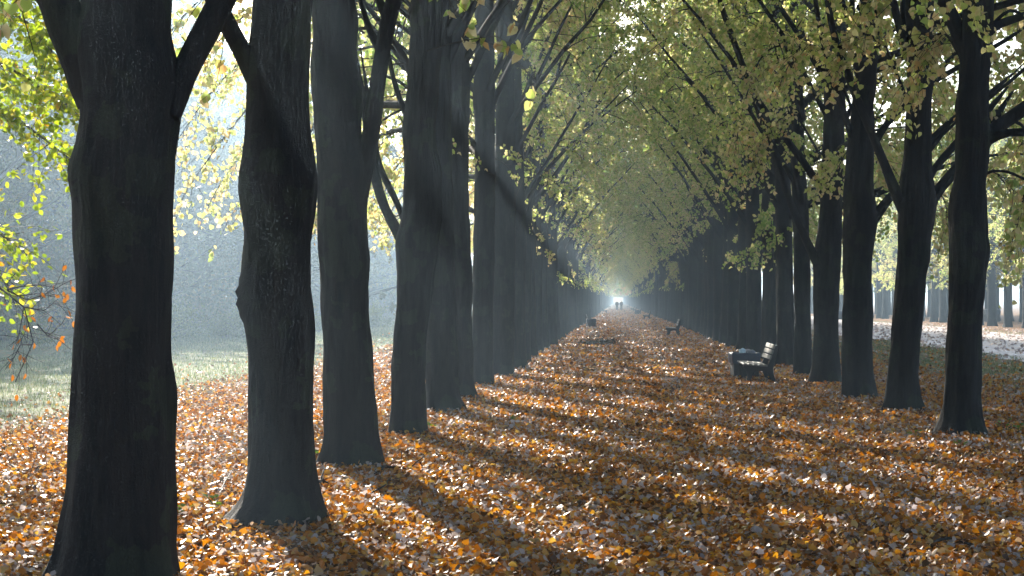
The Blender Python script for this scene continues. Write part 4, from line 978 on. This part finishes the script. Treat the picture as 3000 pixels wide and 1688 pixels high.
stick([(1095, 1395), (1130, 1385), (1175, 1388), (1225, 1385)], .022, .008, 'curved dark stick in the leaves beside the third left trunk', 1)
stick([(2590, 1355), (2660, 1405), (2760, 1415), (2830, 1432)], .016, .006, 'long dark stick in the leaves at lower right', 2)
stick([(920, 1445), (950, 1430)], .02, .012, 'short stub of wood against the foot of the second left trunk', 3, .06)
stick([(20, 1365), (60, 1400), (110, 1385), (200, 1355)], .012, .005, 'thin twig in sunlit leaves left of the nearest trunk', 4)
stick([(640, 1470), (670, 1420), (685, 1390)], .012, .004, 'thin twig slanting in the leaves between the two nearest trunks', 5, .05)
stick([(2700, 1620), (2780, 1605), (2850, 1612)], .014, .006, 'dark twig in the leaves at the bottom right corner', 6)
stick([(1060, 1470), (1130, 1440), (1155, 1400)], .010, .004, 'thin stem in the shadow of the third left trunk', 7)
stick([(1440, 1010), (1450, 1050)], .012, .005, 'small twig on the left verge far along the path', 8)

# heap of dead brush lying on the path
hx, hz = -0.72, 67.0
heap = thing('brush_heap', 'low heap of dead twigs and leaves lying on the path', 'brush', (hx, hz, 0))
r = np.random.default_rng(55); n = 160
a = r.uniform(0, 2 * PI, n); e = r.uniform(.05, .8, n)
st = grow(np.stack([r.normal(0, .28, n), r.normal(0, .35, n), np.full(n, .02)], 1), np.stack([np.cos(a) * np.cos(e), np.sin(a) * np.cos(e), np.sin(e)], 1), r.uniform(.25, .65, n), 5, np.full(n, .12), r, .15)
st[:, :, 2] = np.maximum(st[:, :, 2], .01); v, q = tubes(st, np.full((n, 5), .006), 4)
obj('twigs', raw_mesh('brush twigs', v, q, M['twig']), heap)['kind'] = 'stuff'
w = r.integers(0, n, 700); lp, _ = sample_path(st, w, r.uniform(.1, 1, 700)); M['leaf_brush'] = leaf_material('withered leaf', [(0, (.05, .04, .025)), (1, (.16, .12, .07))], .3, .6, .2)
obj('dead_leaves', leaf_mesh('brush leaves', lp + r.normal(0, .03, lp.shape), r, .08, M['leaf_brush']), heap)['kind'] = 'stuff'

# small green weeds among the leaves
def weed(px, py, label, seed, h=0.14):
    z_ = F * EYE / (py - VY); x_ = (px - VX) * z_ / F; r = np.random.default_rng(seed)
    t = thing('weed', label, 'plant', (x_, z_, 0), 0, 'green weeds among the leaves')
    k = 7; a = r.uniform(0, 6.28, k)
    st = grow(np.zeros((k, 3)), np.stack([np.cos(a) * .6, np.sin(a) * .6, np.ones(k)], 1), r.uniform(.6, 1.2, k) * h, 4, np.full(k, .06), r, .1)
    v, q = tubes(st, np.full((k, 4), .003), 4); obj('stem', raw_mesh('weed stem', v, q, M['weed'], np.zeros(len(v))), t)
    for i in range(k):
        v, f = leaves_geo(np.zeros((1, 3)), np.array([[math.cos(a[i]), math.sin(a[i]), .5]]), np.array([[0, 0, 1.0]]), np.array([.06]), OVAL6 * np.array([1.4, 1, 1]), LEAF6F, None)
        obj('leaf', raw_mesh('weed leaf', v, f, M['weed'], np.full(6, r.uniform()), False), t, loc=tuple(st[i, -1]))
weed(2945, 1270, 'green weed right of the nearest right-hand trunk', 1, .18)
weed(2985, 1270, 'green weed at the right edge beside the rightmost trunk', 2)
weed(2815, 1318, 'small green weed in the leaves before the rightmost trunk', 3, .1)
weed(2680, 1290, 'tuft of green left of the rightmost trunk foot', 4, .12)
weed(640, 1500, 'green weed at the foot of the swollen second left trunk', 5, .14)
weed(540, 1520, 'low green weed between the two nearest left trunks', 6, .1)
weed(935, 1345, 'green weed left of the third left trunk foot', 7, .12)
weed(1262, 1265, 'green weed right of the fourth left trunk foot', 8, .14)
weed(1500, 1240, 'bright green sprout on the left side of the sunlit path', 9, .13)

# ------------------------------------------------------------------ morning haze
hv, hf = box_vf(-840, 840, -80, 1540, -1.2, 32.0)
hm, nt, out = new_mat('morning haze')
pv_ = node(nt, 'ShaderNodeVolumePrincipled')
pv_.inputs['Color'].default_value = (0.56, 0.78, 1.0, 1); pv_.inputs['Density'].default_value = HAZE_DENSITY; pv_.inputs['Anisotropy'].default_value = HAZE_G
nt.links.new(pv_.outputs[0], out.inputs['Volume'])
haze = obj('haze', py_mesh('haze', hv, hf, hm)); tag(haze, 'blue-white morning haze filling the avenue and meadow', 'haze', None, 'stuff')
